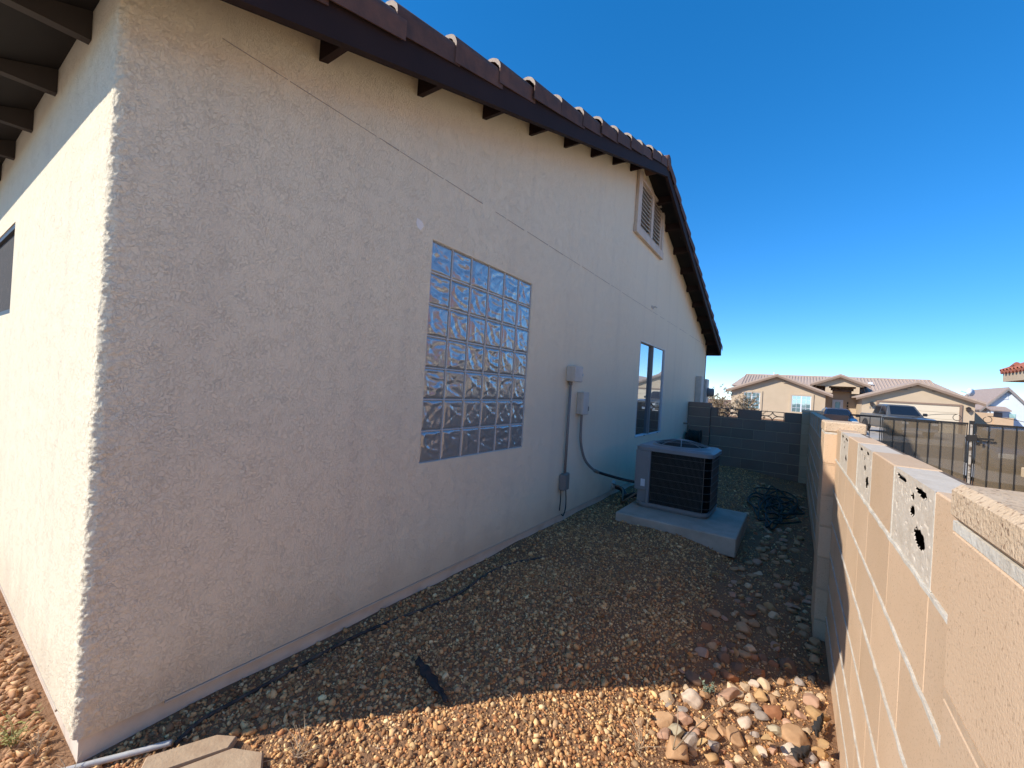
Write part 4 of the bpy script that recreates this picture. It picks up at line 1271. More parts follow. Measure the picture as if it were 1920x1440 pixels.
slabstone('paver', [(0.245, 0.10), (0.345, 0.335), (0.315, 0.375), (0.255, 0.335), (0.17, 0.15)], -0.02, 0.026, 'larger flat sandy paver beside the house corner, partly under gravel')
slabstone('paver', [(0.36, 0.345), (0.46, 0.40), (0.57, 0.34), (0.45, 0.10), (0.27, 0.11)], -0.02, 0.028, 'smaller flat sandy paver at the bottom edge of the photo')
def rag(name, pts, label, z=0.02):
    """crumpled strip of weed cloth"""
    P = np.array(pts)
    n = 14
    V = []
    for i in range(n):
        t = i / (n - 1)
        a = P[0] * (1 - t) + P[1] * t
        d = P[1] - P[0]; nrm = np.array((-d[1], d[0])); nrm /= np.linalg.norm(nrm)
        wd = P[2][0] * (0.35 + 0.65 * math.sin(math.pi * min(1, t + .12)) ) * (1 + .25 * math.sin(i * 2.1))
        for s in (-1, -.4, .3, 1):
            p = a + nrm * s * wd
            V.append((p[0], p[1], float(gz(np.array(p[0]), np.array(p[1]))) + z + 0.010 * math.sin(i * 1.7 + s * 3) + (0.012 if abs(s) < .5 else 0)))
    F = [(i * 4 + k, (i + 1) * 4 + k, (i + 1) * 4 + k + 1, i * 4 + k + 1) for i in range(n - 1) for k in range(3)]
    o = obj(name, G(V, F), 'fabric', smooth=True)
    md = o.modifiers.new('thick', 'SOLIDIFY'); md.thickness = 0.002
    return tag(o, label, 'fabric scrap')
rag('fabric_scrap', [(0.505, 1.09), (0.80, 0.985), (0.024, 0)], 'long black fabric scrap lying on shaded gravel')
rag('fabric_scrap', [(2.10, 2.42), (2.12, 2.52), (0.022, 0)], 'small black fabric scrap farthest up the sunlit wall foot', 0.04)
rag('fabric_scrap', [(2.10, 1.98), (2.135, 2.14), (0.018, 0)], 'black fabric scrap beside the golden brown rock at the wall', 0.05)
rag('fabric_scrap', [(2.02, 1.80), (2.08, 1.90), (0.025, 0)], 'black fabric scrap at the bottom edge near the wall', 0.03)
# tangled garden hose by the wall
hp = []
for k in range(11):
    cx, cy = 1.80 + random.uniform(-.10, .10), 6.7 + random.uniform(-.4, .7)
    ra, rb_ = random.uniform(.10, .27), random.uniform(.45, 1.0)
    for a in np.linspace(0, 2 * math.pi, 11)[:-1]:
        wob = random.uniform(.7, 1.2)
        x, y = cx + ra * wob * math.cos(a), cy + rb_ * wob * math.sin(a)
        x = min(max(x, 1.46), 2.14)
        hp.append((x, y, float(gz(np.array(x), np.array(y))) + 0.022 + random.uniform(0, .045)))
tag(obj('garden_hose', tube(smooth_path(hp, 5), .0105, 6), 'hose', smooth=True), 'tangled dark green garden hose heaped by the wall', 'hose')
# weeds, stalks and leaves
def sprig(name, x, y, n, h, spread, m, label, leaves=0, leafm=None, r_=0.0016):
    z = float(gz(np.array(x), np.array(y)))
    e = empty(name, (x, y, z), label, 'weed')
    gs, lf = [], []
    for k in range(n):
        a = random.uniform(0, 2 * math.pi)
        hh = h * random.uniform(.5, 1.1)
        sp = spread * random.uniform(.3, 1)
        p = smooth_path([(x + random.uniform(-.012, .012), y + random.uniform(-.012, .012), z), (x + .45 * sp * math.cos(a), y + .45 * sp * math.sin(a), z + hh * .6), (x + sp * math.cos(a + .3), y + sp * math.sin(a + .3), z + hh)], 4)
        gs.append(tube(p, np.linspace(r_, r_ * .4, len(p)), 4))
        for q in range(leaves):
            c = p[random.randrange(2, len(p))]
            d = np.array([random.uniform(-1, 1), random.uniform(-1, 1), random.uniform(-.3, .6)]); d /= np.linalg.norm(d)
            s = np.cross(d, (0, 0, 1)); s /= np.linalg.norm(s) + 1e-6
            l_ = random.uniform(.010, .020)
            lf.append(G([c, c + d * l_ * .5 + s * l_ * .3, c + d * l_, c + d * l_ * .5 - s * l_ * .3], [(0, 1, 2, 3)]))
    obj('stems', join(*gs), m, e)
    if lf:
        obj('leaves', join(*lf), leafm or m, e)
    return e
sprig('weed', -0.28, -0.10, 14, .11, .09, 'weed', 'yellow green weed in red gravel at lower left corner', 4, 'weed')
sprig('weed', -0.17, -0.06, 12, .09, .07, 'straw', 'dry straw weed at the foot of sunlit house corner', 0)
sprig('weed', 0.04, -0.02, 9, .06, .07, 'straw', 'tiny dry weed beside the bleached tube end', 0)
sprig('weed', 0.55, 0.47, 26, .085, .12, 'straw', 'wispy dry grass tuft at the bottom edge by the paver', 0, None, .0011)
sprig('weed', 1.665, 1.96, 12, .05, .05, 'sage', 'small sage green weed among the rocks at the shadow edge', 6, 'sage')
sprig('weed', 1.50, 1.36, 16, .12, .14, 'straw', 'dry stalks at bottom edge left of the rock heap', 0, None, .0012)
def twig(pts, label):
    p = smooth_path(pts, 5)
    tag(obj('twig', tube(p, np.linspace(.003, .0012, len(p)), 5), 'twig', smooth=True), label, 'twig', 'fallen twigs')
twig([(1.63, 1.40, -.02), (1.68, 1.55, .0), (1.75, 1.70, .02), (1.80, 1.80, .03)], 'long thin twig leaning over the sunlit rocks')
twig([(1.62, 1.42, -.04), (1.625, 1.46, .04), (1.61, 1.50, .10)], 'thin upright twig in front of the biggest tan rock')
lm = []
for k in range(3):
    def lf_(a, b, k=k):
        L_ = 0.045
        wd = 0.016 * math.sin(math.pi * min(1, a * .92 + .05))
        return ((a - .5) * L_, (b - .5) * 2 * wd, 0.010 * (abs(b - .5) * 2) ** 2 + 0.008 * math.sin(a * 3 + k))
    lm.append(mesh_data('dry_leaf', grid(7, 4, lf_), 'dry_leaf', smooth=True))
LP = []
for k in range(46):
    y = 1.4 + 5.6 * random.random() ** 1.4
    x = random.uniform(1.45, 2.14)
    o = inst('dry_leaf', lm[k % 3], (x, y, float(gz(np.array(x), np.array(y))) + random.uniform(.03, .06)), None, rot=(random.uniform(-.6, .6), random.uniform(-.6, .6), random.uniform(0, 6.3)), sc=(random.uniform(.8, 1.5),) * 3)
    row = 'against the block wall' if x > 1.95 else ('by the gravel' if x < 1.65 else 'in mid strip')
    zone = 'around the hose tangle' if y > 5 else ('beside the slab' if y > 4 else ('near the pilaster' if y > 2.9 else ('in the shade' if y > 1.235 * x else 'in the sun')))
    hue = ('pale', 'broad', 'narrow')[k % 3]
    tag(o, '%s dry curled leaf %s, %s' % (hue, row, zone), 'leaf', 'fallen leaves among the rocks')

# bits of straw and stalk blown over the gravel, too many and too small to count
ls_ = []
for k in range(260):
    x, y = random.uniform(0.02, 2.1), 0.15 + 5.5 * random.random() ** 1.3
    if 0.4 < x < 1.57 and 4.0 < y < 5.15:
        continue
    a, l_ = random.uniform(0, 6.3), random.uniform(.02, .075)
    z = float(gz(np.array(x), np.array(y))) + random.uniform(.008, .016)
    dx, dy = math.cos(a) * l_, math.sin(a) * l_
    ls_.append(tube([(x, y, z), (x + dx * .5 + dy * .1, y + dy * .5 - dx * .1, z + random.uniform(.002, .01)), (x + dx, y + dy, z)], [.0012, .0010, .0006], 3))
tag(obj('plant_litter', join(*ls_), 'straw'), 'dry straw and stalk bits scattered over the gravel', 'litter', kind='stuff')

# ------------------------------------------------------------------ iron gate on the neighbour's side
GY = 9.52
def iron_panel(e, x0, x1, z0, z1, mesh, sp=0.147):
    obj('top_rail', box(x0, x1, GY, GY + .03, z1 - .03, z1), 'iron', e)
    obj('bottom_rail', box(x0, x1, GY, GY + .03, z0, z0 + .03), 'iron', e)
    n = max(1, round((x1 - x0) / sp))
    for k in range(n + 1):
        x = x0 + (x1 - x0 - .016) * k / n
        obj('picket', box(x, x + .011, GY + .006, GY + .019, z0 + .03, z1 - .03), 'iron', e)
    if mesh:
        obj('screen', box(x0 + .02, x1 - .02, GY + .0225, GY + .0235, z0 + .01, z1 - .01), 'screen', e)
pn = empty('iron_fence', (2.9, GY, -.1), 'short black iron fence panel between end wall and gate', 'fence')
iron_panel(pn, 2.79, 3.235, -0.05, 1.235, False)
def scroll(cx, cz, sgn, L_):
    P = [(cx + sgn * L_, GY + .012, cz + .02)]
    for t in np.linspace(0, 1, 8)[1:]:
        P.append((cx + sgn * (L_ - (L_ - .13) * t), GY + .012, cz + .03 + .095 * math.sin(t * math.pi / 2)))
    for a in np.linspace(90, 430, 16)[1:]:
        rr_ = .055 - .012 * (a - 90) / 340
        P.append((cx + sgn * (.13 - rr_ * math.cos(R(a - 0)) * -1 * -1), GY + .012, cz + .07 + rr_ * math.sin(R(a))))
    return tube(P, .0045, 5)
for nm, xa, xb, lb, sg in (('iron_gate', 3.245, 4.315, 'black iron gate leaf with brown screen, left of the white post', -1), ('iron_gate', 4.395, 5.45, 'black iron gate leaf with brown screen, right of the white post', 1)):
    e = empty(nm, ((xa + xb) / 2, GY, -.1), lb, 'gate')
    iron_panel(e, xa, xb, -0.08, 1.225, True)
    cx = xb if sg < 0 else xa
    obj('scroll', scroll(cx, 1.225, sg, .68), 'iron', e)
gp = empty('gate_post', (4.355, GY, -.2), 'gate meeting post with chipped white paint and black latch', 'gate post')
obj('post', cbox(4.330, 4.380, GY - .012, GY + .04, -0.3, 1.26, .004), 'iron', gp)
obj('painted_strip', cbox(4.333, 4.362, GY - .022, GY - .0125, -0.2, 1.20, .002), 'post_white', gp)
obj('latch', join(box(4.28, 4.60, GY - .035, GY - .023, 0.965, 0.995), box(4.30, 4.41, GY - .045, GY - .036, 0.93, 1.03), box(4.44, 4.47, GY - .04, GY - .0355, 0.90, 0.964)), 'iron', gp)
tag(obj('gate_pier', join(cbox(4.93, 5.05, 9.10, 9.40, -.3, 0.45, .01), cbox(4.88, 5.05, 9.08, 9.42, 0.45, 0.60, .01), cbox(4.93, 5.05, 9.10, 9.40, 0.60, 1.18, .01)), 'far_stucco', origin=(5, 9.25, -.3)), 'pale stacked block pier at the right edge before the gate', 'pier')

# ------------------------------------------------------------------ neighbour house with red tile eave
nh = empty('neighbor_house', (8, 6, -.2), 'house next door with red tile roof eave at right edge', 'house')
obj('wall', join(box(6.25, 14, -4, 12.6, -.3, 2.15)), 'stucco', nh)
obj('fascia', box(5.66, 14.5, 12.98, 13.02, 2.10, 2.27), 'far_stucco', nh)
obj('fascia_side', box(5.62, 5.66, -4.4, 13.02, 2.10, 2.27), 'far_stucco', nh)
obj('soffit', box(5.66, 6.3, -4.4, 12.98, 2.16, 2.20), 'far_stucco', nh)
V = [(5.62, 13.02, 2.27), (14.5, 13.02, 2.27), (14.5, 4.3, 4.6), (10.2, 4.3, 4.6), (5.62, -4.4, 2.27), (10.2, 2, 4.6)]
obj('roof', G(V, [(0, 1, 2, 3), (0, 3, 5, 4)]), 'red_tile', nh)
tm = mesh_data('eave_tile', tube([(0, 0, 0), (0, .001, 0), (0, -.5, .133)], [.055, .055, .05], 10), 'red_tile', smooth=False)
for k in range(24):
    inst('eave_tile', tm, (5.68 + .17 * k, 13.06, 2.315), nh)
tm2 = mesh_data('eave_tile', tube([(0, 0, 0), (.001, 0, 0), (.5, 0, .25)], [.055, .055, .05], 10), 'red_tile')
for k in range(24):
    inst('eave_tile', tm2, (5.58, 12.98 - .17 * k, 2.315), nh)

# ------------------------------------------------------------------ houses across the street
def gable(e, x0, x1, y0, y1, zb, ze, zr, oh=0.45, front=0.4, wall_m='far_stucco', roof_m='far_roof', trim_m='far_trim', trim_d=.16):
    """front-facing gable volume; ridge along y"""
    cx = (x0 + x1) / 2
    hw_ = (x1 - x0) / 2
    sl = (zr - ze) / hw_
    obj('wall', prism([(x0, zb), (x1, zb), (x1, ze), (cx, zr), (x0, ze)], 1, y0, y1), wall_m, e)
    for s in (-1, 1):
        xe = cx + s * (hw_ + oh)
        zee = zr - sl * (hw_ + oh)
        rp = obj('roof', prism([(cx, zr + .02), (xe, zee + .02), (xe, zee + .16), (cx, zr + .16)] if s < 0 else [(cx, zr + .16), (xe, zee + .16), (xe, zee + .02), (cx, zr + .02)], 1, y0 - front, y1), roof_m, e)
        obj('barge_board', prism([(cx, zr - trim_d), (xe, zee - trim_d), (xe, zee + .0195), (cx, zr + .0195)] if s < 0 else [(cx, zr + .0195), (xe, zee + .0195), (xe, zee - trim_d), (cx, zr - trim_d)], 1, y0 - front, y0 - front + .06), trim_m, e)
def framed_window(e, x0, x1, z0, z1, y, trim='far_stucco', tw=.18):
    wn = obj('window', join(box(x0 - tw, x0, y - .08, y - .002, z0 - tw, z1 + tw), box(x1, x1 + tw, y - .08, y - .002, z0 - tw, z1 + tw), box(x0, x1, y - .08, y - .002, z1, z1 + tw), box(x0, x1, y - .08, y - .002, z0 - tw, z0)), trim, e)
    xm = (x0 + x1) / 2
    obj('frame', join(box(x0, x0 + .06, y - .05, y - .003, z0, z1), box(x1 - .06, x1, y - .05, y - .003, z0, z1), box(xm - .05, xm + .05, y - .05, y - .003, z0, z1), box(x0 + .06, x1 - .06, y - .049, y - .003, z1 - .06, z1)), 'white', wn)
    for a, b in ((x0 + .06, xm - .05), (xm + .05, x1 - .06)):
        obj('pane', box(a, b, y - .03, y - .022, z0, z1 - .06), 'far_glass', wn)
        gr = [box(a + (b - a) * k / 2 - .012, a + (b - a) * k / 2 + .012, y - .036, y - .0305, z0, z1 - .06) for k in (1,)] + [box(a, b, y - .036, y - .0305, z0 + (z1 - z0) * k / 4 - .012, z0 + (z1 - z0) * k / 4 + .012) for k in (1, 2, 3)]
        obj('muntins', join(*gr), 'white', wn)
    return wn
def step_relief(e, cx, z, y, s=1.0):
    """stepped relief ornament: shadow-casting ledges"""
    parts = []
    for (a, b, zz_) in ((-1.05, -.62, 0.0), (-.66, -.40, .17), (-.44, .44, .34), (.40, .66, .17), (.62, 1.05, 0.0)):
        parts.append(box(cx + a * s, cx + b * s, y - .10, y - .002, z + zz_ * s, z + (zz_ + .09) * s))
    for a in (-.64, -.42, .42, .64):
        lo = 0.09 if abs(a) > .5 else .26
        parts.append(box(cx + (a - .02) * s, cx + (a + .02) * s, y - .099, y - .002, z + lo * s * .99, z + (lo + .08) * s))
    obj('relief_ornament', join(*parts), 'far_stucco', e)
K = 47.39 / 30.39
def fx(x): return 1.96 + (x - 1.96) * K
def fz(z): return 1.378 + (z - 1.378) * K
HY = 47.0
ZG = -0.30
fh = empty('far_house', (7, HY, ZG), 'tan stucco house with three front gables across the street', 'house')
# left wing, entry and garage gables
gable(fh, fx(-1.50), fx(3.37), HY, HY + 9, ZG, fz(2.02), fz(2.98), .5, .45)
gable(fh, fx(2.93), fx(5.14), HY + 1.2, HY + 9, fz(2.50), fz(2.66), fz(3.12), .42, .4)
gable(fh, fx(4.95), fx(9.22), HY - 1.0, HY + 9, ZG, fz(1.96), fz(2.78), .45, .45)
# recessed entry: back wall, side piers and stepped arch
obj('entry_wall', box(fx(3.37), fx(4.95), HY + 3.2, HY + 3.4, ZG, fz(2.6)), 'far_stucco', fh)
ex0, ex1 = fx(3.37), fx(4.95)
ew = ex1 - ex0
za = fz(2.52)
for k, (fr_, dz_) in enumerate(((0.26, .66), (.18, .44), (.09, .22))):
    zt, zb_ = za - .22 * (2 - k) * 0 - (.22 * k), za - .22 * (k + 1)
    for s in (0, 1):
        wd = ew * (0.10 + 0.055 * (k + 1) - .05)
        a = ex0 if s == 0 else ex1 - wd
        obj('arch_step', box(a, a + wd, HY + 1.2, HY + 1.5, zb_, zt), 'far_stucco', fh)
dr = obj('front_door', box(fx(3.81), fx(4.33), HY + 3.1, HY + 3.18, ZG, fz(1.72)), 'white', fh)
obj('pane', box(fx(3.81) + .22, fx(4.33) - .22, HY + 3.07, HY + 3.095, 0.75, fz(1.72) - .2), 'far_glass', dr)
for k in range(5):
    obj('glass_brick', box(fx(4.52), fx(4.58), HY + 3.12, HY + 3.19, .35 + .3 * k, .55 + .3 * k), 'dark', fh)
framed_window(fh, fx(-0.80), fx(0.10), 0.55, fz(1.87), HY)
framed_window(fh, fx(1.74), fx(2.70), 0.55, fz(1.82), HY)
step_relief(fh, fx(0.90), fz(2.55), HY, .95)
step_relief(fh, fx(7.20), fz(2.32), HY - 1.0, 1.1)
# garage door
gx0, gx1, gzt = fx(5.64), fx(8.69), fz(1.70)
gd = obj('garage_door_frame', join(box(gx0 - .14, gx0, HY - 1.10, HY - 1.003, ZG, gzt + .14), box(gx1, gx1 + .14, HY - 1.10, HY - 1.003, ZG, gzt + .14), box(gx0, gx1, HY - 1.10, HY - 1.003, gzt, gzt + .14)), 'far_trim', fh)
for k in range(4):
    h_ = (gzt - ZG) / 4
    obj('door_panel', cbox(gx0, gx1, HY - 1.05, HY - 1.004, ZG + h_ * k + .008, ZG + h_ * (k + 1) - .004, .012), 'garage_door', gd)
for xl in (5.35, 8.98):
    lt = obj('wall_lantern', join(box(fx(xl) - .11, fx(xl) + .11, HY - 1.25, HY - 1.06, fz(1.50), fz(1.62)), prism([(fx(xl) - .16, fz(1.62)), (fx(xl) + .16, fz(1.62)), (fx(xl), fz(1.70))], 1, HY - 1.28, HY - 1.04), prism([(fx(xl) - .10, fz(1.495)), (fx(xl), fz(1.43)), (fx(xl) + .10, fz(1.495))], 1, HY - 1.24, HY - 1.07)), 'lantern', fh)
obj('house_number', join(*[box(fx(5.27) + .16 * k, fx(5.27) + .16 * k + .09, HY - 1.03, HY - 1.004, fz(1.33), fz(1.33) + .17) for k in range(4)]), 'conduit', fh)
# main roof behind, hipped ends
zr_, ze_ = fz(3.165), fz(2.30)
xa, xb = fx(-1.75), fx(9.2)
Vm = [(xa, HY + 2.2, ze_), (xb + .6, HY + 2.2, ze_ - .25), (xb - 1.0, HY + 7.0, zr_), (fx(-1.15), HY + 7.0, zr_ + .05), (xa - .3, HY + 12, ze_), (xb + .6, HY + 12, ze_ - .2)]
mr_ = obj('main_roof', G(Vm, [(0, 1, 2, 3), (0, 3, 4), (1, 5, 2), (3, 2, 5, 4)]), 'far_roof', fh)
rows = []
for k in range(60):
    x = fx(-1.15) + (xb - 1.0 - fx(-1.15)) * k / 59
    t0 = 0.05
    rows.append(tube([(x, HY + 2.3, ze_ + .03 - .25 * k / 59), (x, HY + 6.95, zr_ + .035)], .07, 5, False))
obj('tile_rows', join(*rows), 'far_roof', mr_)
obj('ridge_tiles', tube([(fx(-1.15), HY + 7, zr_ + .06), (xb - 1.0, HY + 7, zr_ + .02)], .13, 6), 'far_roof', mr_)
obj('vent_pipe', join(tube([(fx(.62), HY + 6.2, zr_ - .3), (fx(.62), HY + 6.2, zr_ + .38)], .07, 8)), 'white', mr_)
obj('roof_vent', join(box(fx(5.55), fx(5.75), HY + 4.5, HY + 4.9, fz(2.80), fz(2.90)), box(fx(5.5), fx(5.8), HY + 4.4, HY + 4.9, fz(2.74), fz(2.77))), 'white', mr_)
dish = empty('satellite_dish', (fx(9.05), HY - .5, fz(2.3)), 'grey satellite dish on far house roof corner', 'satellite dish')
obj('reflector', tube([(fx(9.02), HY - .6, fz(2.42)), (fx(9.06), HY - .62, fz(2.425)), (fx(9.06) + .05, HY - .7, fz(2.43))], [.04, .26, .31], 14), 'white', dish, smooth=True)
obj('mast', tube([(fx(9.02), HY - .55, fz(2.0)), (fx(9.02), HY - .58, fz(2.42))], .035, 6), 'conduit', dish)
obj('feed_arm', tube([(fx(9.04), HY - .6, fz(2.36)), (fx(8.72), HY - .9, fz(2.46))], .02, 5), 'conduit', dish)

# pale blue house to the right
K2 = 60.4 / 40.39
def bx(x): return 1.96 + (x - 1.96) * K2
def bz(z): return 1.378 + (z - 1.378) * K2
BY = 60.0
bh = empty('blue_house', (bx(13.1), BY, -.3), 'pale blue house with grey gable roof at right behind the gate', 'house')
gable(bh, bx(12.32), bx(14.1), BY, BY + 10, -.3, bz(2.02), bz(3.12), .5, .35, 'pale_blue', 'pink_roof', 'grey_roof', .18)
obj('porch_roof', prism([(BY - 1.6, bz(1.72)), (BY, bz(1.95)), (BY, bz(1.85)), (BY - 1.6, bz(1.64))], 0, bx(12.25), bx(13.15)), 'pink_roof', bh)
obj('porch_post', box(bx(12.3), bx(12.3) + .15, BY - 1.5, BY - 1.35, -.3, bz(1.64)), 'pale_blue', bh)
obj('porch_recess', box(bx(12.65), bx(13.05), BY - .05, BY - .003, -.2, bz(1.55)), 'conduit', bh)
obj('window', box(bx(13.35), bx(13.62), BY - .05, BY - .003, bz(1.20), bz(1.52)), 'far_glass', bh)
obj('gable_vent', join(box(bx(13.1) - .25, bx(13.1) + .25, BY - .05, BY - .003, bz(2.45), bz(2.52)), box(bx(13.1) - .22, bx(13.1) - .12, BY - .05, BY - .003, bz(2.52), bz(2.82)), box(bx(13.1) + .12, bx(13.1) + .22, BY - .05, BY - .003, bz(2.52), bz(2.82))), 'white', bh)
lw = empty('far_wing', (bx(11.3), BY + 6, -.3), 'low grey roof between the tan house and the blue house', 'house')
gable(lw, bx(10.2), bx(12.6), BY + 6, BY + 14, -.3, bz(1.95), bz(2.75), .5, .35, 'far_stucco', 'grey_roof', 'grey_roof')
yardw = tag(obj('far_yard_wall', join(cbox(14.15, 15.85, BY - 8, BY - 7.8, -.35, 1.52, .01), cbox(15.851, 17.0, BY - 8.06, BY - 7.74, -.35, 1.20, .01)), 'block', origin=(15.2, BY - 8, -.35)), 'tan block wall in front of the blue house', 'block wall')
# the house whose garage shows in the sliding window's reflection
rh = empty('garage_house', (15, 40, -.3), 'tan house with garage mirrored in the sliding window', 'house')
gable(rh, 16.7, 22.3, 39, 43.5, -.3, 2.5, 4.0, .5, .45)
obj('garage_door', cbox(17.2, 21.8, 38.9, 38.996, -.3, 1.9, .02), 'garage_door', rh)
framed_window(rh, 18.8, 20.2, 2.35, 2.9, 39)

# ------------------------------------------------------------------ vehicles
def wheel(parent, x, y, z, r_, wd, s, name='wheel'):
    """axis along local x"""
    def lx(prof, n=20):
        V = [(x + px * s, y + rr_ * math.cos(2 * math.pi * k / n), z + rr_ * math.sin(2 * math.pi * k / n)) for rr_, px in prof for k in range(n)]
        F = [(i * n + k, i * n + (k + 1) % n, (i + 1) * n + (k + 1) % n, (i + 1) * n + k) for i in range(len(prof) - 1) for k in range(n)]
        return G(V, F)
    t = obj(name, lx([(r_ * .66, wd / 2), (r_ * .93, wd / 2), (r_, wd / 2 - .03), (r_, -wd / 2 + .03), (r_ * .93, -wd / 2), (r_ * .6, -wd / 2)]), 'rubber', parent, smooth=False)
    obj('rim', join(lx([(r_ * .67, wd / 2 - .002), (r_ * .60, wd / 2 - .02), (r_ * .58, wd / 2 - .06), (.001, wd / 2 - .07)]), *[
        xf_spoke(x, y, z, s, wd, r_, 2 * math.pi * k / 5) for k in range(5)]), 'alloy', t)
    return t
def xf_spoke(x, y, z, s, wd, r_, a):
    c, q = math.cos(a), math.sin(a)
    V = []
    for px in (wd / 2 - .045, wd / 2 - .012):
        for rr_, hw_ in ((r_ * .08, .05), (r_ * .60, .035)):
            for sg in (-1, 1):
                V.append((x + px * s, y + rr_ * c - sg * hw_ * q, z + rr_ * q + sg * hw_ * c))
    return G(V, [(0, 1, 3, 2), (4, 6, 7, 5), (0, 4, 5, 1), (2, 3, 7, 6), (0, 2, 6, 4), (1, 5, 7, 3)])
def loft(sections):
    """sections of equal point count along the car"""
    n = len(sections[0])
    V = [p for s in sections for p in s]
    F = []
    for i in range(len(sections) - 1):
        F += [(i * n + k, i * n + (k + 1) % n, (i + 1) * n + (k + 1) % n, (i + 1) * n + k) for k in range(n)]
    F += [tuple(range(n))[::-1], tuple(range((len(sections) - 1) * n, len(sections) * n))]
    return G(V, F)
def sec(y, zb, zt, hw_, top=.9, sh=.55):
    zm = zb + (zt - zb) * sh
    return [(-hw_ * .93, y, zb), (-hw_, y, zb + .12), (-hw_, y, zm), (-hw_ * (top + .05), y, zt - .03), (-hw_ * top, y, zt), (hw_ * top, y, zt), (hw_ * (top + .05), y, zt - .03), (hw_, y, zm), (hw_, y, zb + .12), (hw_ * .93, y, zb)]
def vehicle(name, loc, rz, paint, kind, label, cat):
    """front points to local -y; built at the origin, then the root is placed and turned"""
    e = empty(name, (0, 0, 0), label, cat)
    if kind == 'truck':
        Lh, hw_, r_ = 2.85, .99, .40
        obj('body', loft([sec(-2.85, .48, .98, .86), sec(-2.75, .40, 1.08, .94), sec(-2.3, .36, 1.14, .98), sec(-1.2, .36, 1.20, .99), sec(-.9, .36, 1.20, .99), sec(.9, .36, 1.20, .99), sec(2.7, .40, 1.22, .98), sec(2.85, .50, 1.20, .95)]), paint, e)
        cabp = [(-1.25, 1.195, .90), (-.55, 1.86, .70), (.05, 1.90, .70), (.75, 1.88, .70), (1.05, 1.195, .90)]
        ax = 1.75
    elif kind == 'sedan':
        Lh, hw_, r_ = 2.3, .90, .33
        obj('body', loft([sec(-2.3, .36, .66, .74), sec(-2.15, .25, .74, .84), sec(-1.5, .22, .86, .89), sec(-.8, .22, .92, .90), sec(1.4, .22, .95, .90), sec(2.1, .26, .92, .86), sec(2.3, .38, .80, .76)]), paint, e)
        cabp = [(-.95, .90, .80), (-.25, 1.38, .58), (.4, 1.44, .58), (1.0, 1.38, .58), (1.75, .93, .78)]
        ax = 1.38
    else:
        Lh, hw_, r_ = 2.35, .95, .37
        obj('body', loft([sec(-2.35, .42, .86, .80), sec(-2.2, .30, .96, .90), sec(-1.4, .28, 1.06, .95), sec(-.8, .28, 1.08, .95), sec(1.9, .28, 1.10, .95), sec(2.25, .34, 1.08, .93), sec(2.35, .46, 1.0, .88)]), paint, e)
        cabp = [(-1.0, 1.06, .88), (-.35, 1.66, .70), (.3, 1.74, .70), (1.7, 1.72, .70), (2.2, 1.08, .86)]
        ax = 1.42
    rf = []
    for (y, z, h_) in cabp:
        rf.append([(-h_, y, z), (-h_ * .9, y, z + .012), (h_ * .9, y, z + .012), (h_, y, z)])
    V = [p for s in rf for p in s]
    zb = cabp[0][1] - .05
    base = [(-.92 * hw_, y, zb) for y, z, h_ in cabp] + [(.92 * hw_, y, zb) for y, z, h_ in cabp]
    F = []
    for i in range(4):
        F += [(i * 4 + k, i * 4 + k + 1, (i + 1) * 4 + k + 1, (i + 1) * 4 + k) for k in range(3)]
    o = len(V)
    V += base
    nB = len(cabp)
    for i in range(4):
        F.append((i * 4, (i + 1) * 4, o + i + 1, o + i))
        F.append((i * 4 + 3, o + nB + i, o + nB + i + 1, (i + 1) * 4 + 3))
    F += [(0, o, o + nB, 3), (16, 19, o + 2 * nB - 1, o + nB - 1)]
    cab = obj('cabin', G(V, F), paint, e)
    def pane(a, b, name='windscreen'):
        (ya, za_, ha), (yb, zb_, hb) = a, b
        P = []
        for t, k in ((.10, .86), (.92, .86)):
            y, z, h_ = ya + (yb - ya) * t, za_ + (zb_ - za_) * t, ha + (hb - ha) * t
            P += [(-h_ * k, y, z), (h_ * k, y, z)]
        n_ = np.cross(np.array(P[1]) - np.array(P[0]), np.array(P[2]) - np.array(P[0])); n_ /= np.linalg.norm(n_)
        if n_[2] < 0: n_ = -n_
        P2 = [tuple(np.array(p) + n_ * .022) for p in P]
        P1 = [tuple(np.array(p) + n_ * .002) for p in P]
        return obj(name, G(P1 + P2, [(4, 5, 7, 6), (0, 1, 5, 4), (2, 6, 7, 3), (0, 4, 6, 2), (1, 3, 7, 5)]), 'car_glass', e)
    pane(cabp[0], cabp[1]); pane(cabp[-1], cabp[-2], 'rear_window')
    for s in (-1, 1):
        for (i, j, ta, tb) in ((1, 2, -.30, .92), (2, 3, .06, 1.25)):
            ya, yb = cabp[i][0], cabp[j][0]
            y0_, y1_ = ya + (yb - ya) * ta, ya + (yb - ya) * tb
            z0_, z1_ = zb + .10, cabp[2][1] - .10
            def sx(z): return (.92 * hw_ + (cabp[2][2] - .92 * hw_) * (z - zb) / (cabp[2][1] - zb) + .010) * s
            tl = .12 if i == 1 else 0
            P = [(sx(z0_), y0_ - tl, z0_), (sx(z0_), y1_, z0_), (sx(z1_), y1_ - (.1 if i == 2 else 0), z1_), (sx(z1_), y0_ + tl, z1_)]
            Q = [(p[0] - .03 * s, p[1], p[2]) for p in P]
            obj('side_window', G(P + Q, [(0, 1, 2, 3), (0, 4, 5, 1), (1, 5, 6, 2), (2, 6, 7, 3), (3, 7, 4, 0)]), 'car_glass', e)
        obj('mirror', cbox(s * (hw_ + .10) - .10, s * (hw_ + .10) + .10, cabp[0][0] + .25, cabp[0][0] + .40, zb + .12, zb + .30, .03), 'black_plastic', e)
        fz_ = cabp[0][1]
        obj('headlight', cbox(s * hw_ * .70 - .17, s * hw_ * .70 + .17, -Lh - .012, -Lh + .14, fz_ * .62, fz_ * .62 + .17, .03), 'lamp_lens', e)
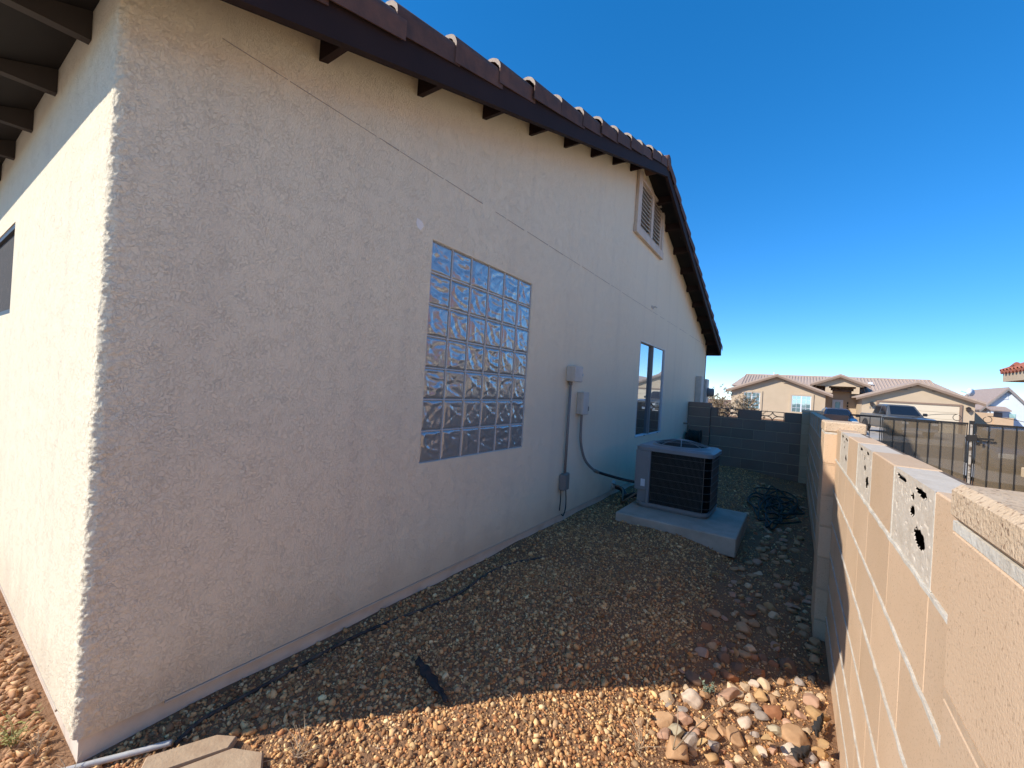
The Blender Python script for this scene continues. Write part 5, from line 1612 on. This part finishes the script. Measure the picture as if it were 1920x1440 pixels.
        obj('tail_light', cbox(s * hw_ * .80 - .09, s * hw_ * .80 + .09, Lh - .14, Lh + .012, fz_ * .62, fz_ * .62 + .28, .02), 'red_tile', e)
        for yw in (-ax, ax):
            obj('wheel_arch', tube([(s * (hw_ - .16), yw, r_), (s * (hw_ + .008), yw, r_)], r_ + .07, 18), 'black_plastic', e)
            wheel(e, s * (hw_ - .10), yw, r_, r_, .24, s)
    zf = cabp[0][1]
    obj('grille', cbox(-.46 * hw_, .46 * hw_, -Lh - .014, -Lh + .1, zf * .52, zf * .78, .02), 'black_plastic', e)
    obj('bumper', cbox(-hw_ * .86, hw_ * .86, -Lh - .05, -Lh + .12, zf * .30, zf * .46, .04), 'black_plastic' if kind != 'truck' else 'alloy', e)
    e.location = loc
    e.rotation_euler = (0, 0, rz)
    return e
vehicle('pickup_truck', (7.45, 36.8, -0.25), R(14), 'paint_silver', 'truck', 'silver pickup truck parked before the far garage, behind the gate screen', 'truck')
vehicle('parked_car', (4.2, 34.6, -0.26), R(4), 'paint_navy', 'sedan', 'dark blue car left of the pickup, half hidden by the wall', 'car')
vehicle('parked_car', (7.65, 19.0, -0.335), R(-5), 'paint_grey', 'sedan', 'grey car behind the right gate leaf on the driveway next door', 'car').scale = (1, 1, .92)

# ------------------------------------------------------------------ dry shrubs beyond the end wall
def shrub(x, y, h, w_, label, seed):
    rs = random.Random(seed)
    z = float(gz(np.array(x), np.array(y)))
    e = empty('dry_shrub', (x, y, z), label, 'shrub', 'dry shrubs beyond the end wall')
    br, tw, lf = [], [], []
    for k in range(22):
        a = rs.uniform(0, 2 * math.pi)
        t = rs.uniform(.15, 1)
        tip = np.array((x + w_ * t * math.cos(a), y + w_ * t * math.sin(a), z + h * (1.02 - .35 * t * t) * rs.uniform(.8, 1.05)))
        p = smooth_path([(x, y, z), (x + .35 * (tip[0] - x), y + .35 * (tip[1] - y), z + .5 * (tip[2] - z)), tuple(tip)], 4)
        br.append(tube(p, np.linspace(.02, .006, len(p)), 5))
        for q in range(14):
            c = p[rs.randrange(3, len(p))]
            d = np.array((rs.uniform(-1, 1), rs.uniform(-1, 1), rs.uniform(-.1, 1.1))); d /= np.linalg.norm(d)
            L_ = rs.uniform(.15, .45)
            tw.append(tube([c, c + d * L_ * .5 + np.array((0, 0, .02)), c + d * L_], [.006, .005, .003], 3))
            for _ in range(14):
                cc = c + d * L_ * rs.uniform(.3, 1)
                u_ = np.array((rs.uniform(-1, 1), rs.uniform(-1, 1), rs.uniform(-1, 1))); u_ /= np.linalg.norm(u_)
                s_ = np.cross(u_, d); s_ /= np.linalg.norm(s_) + 1e-6
                l_ = rs.uniform(.04, .09)
                lf.append(G([cc, cc + u_ * l_ * .5 + s_ * l_ * .3, cc + u_ * l_, cc + u_ * l_ * .5 - s_ * l_ * .3], [(0, 1, 2, 3)]))
    obj('branches', join(*br), 'twig', e)
    obj('twigs', join(*tw), 'twig', e)
    obj('leaves', join(*lf), 'twig', e)
shrub(-0.65, 18.6, 1.95, .80, 'dry tan shrub beside the house corner, left of the two', 1)
shrub(0.30, 19.4, 1.72, .65, 'dry tan shrub in front of the far window, right of the two', 2)
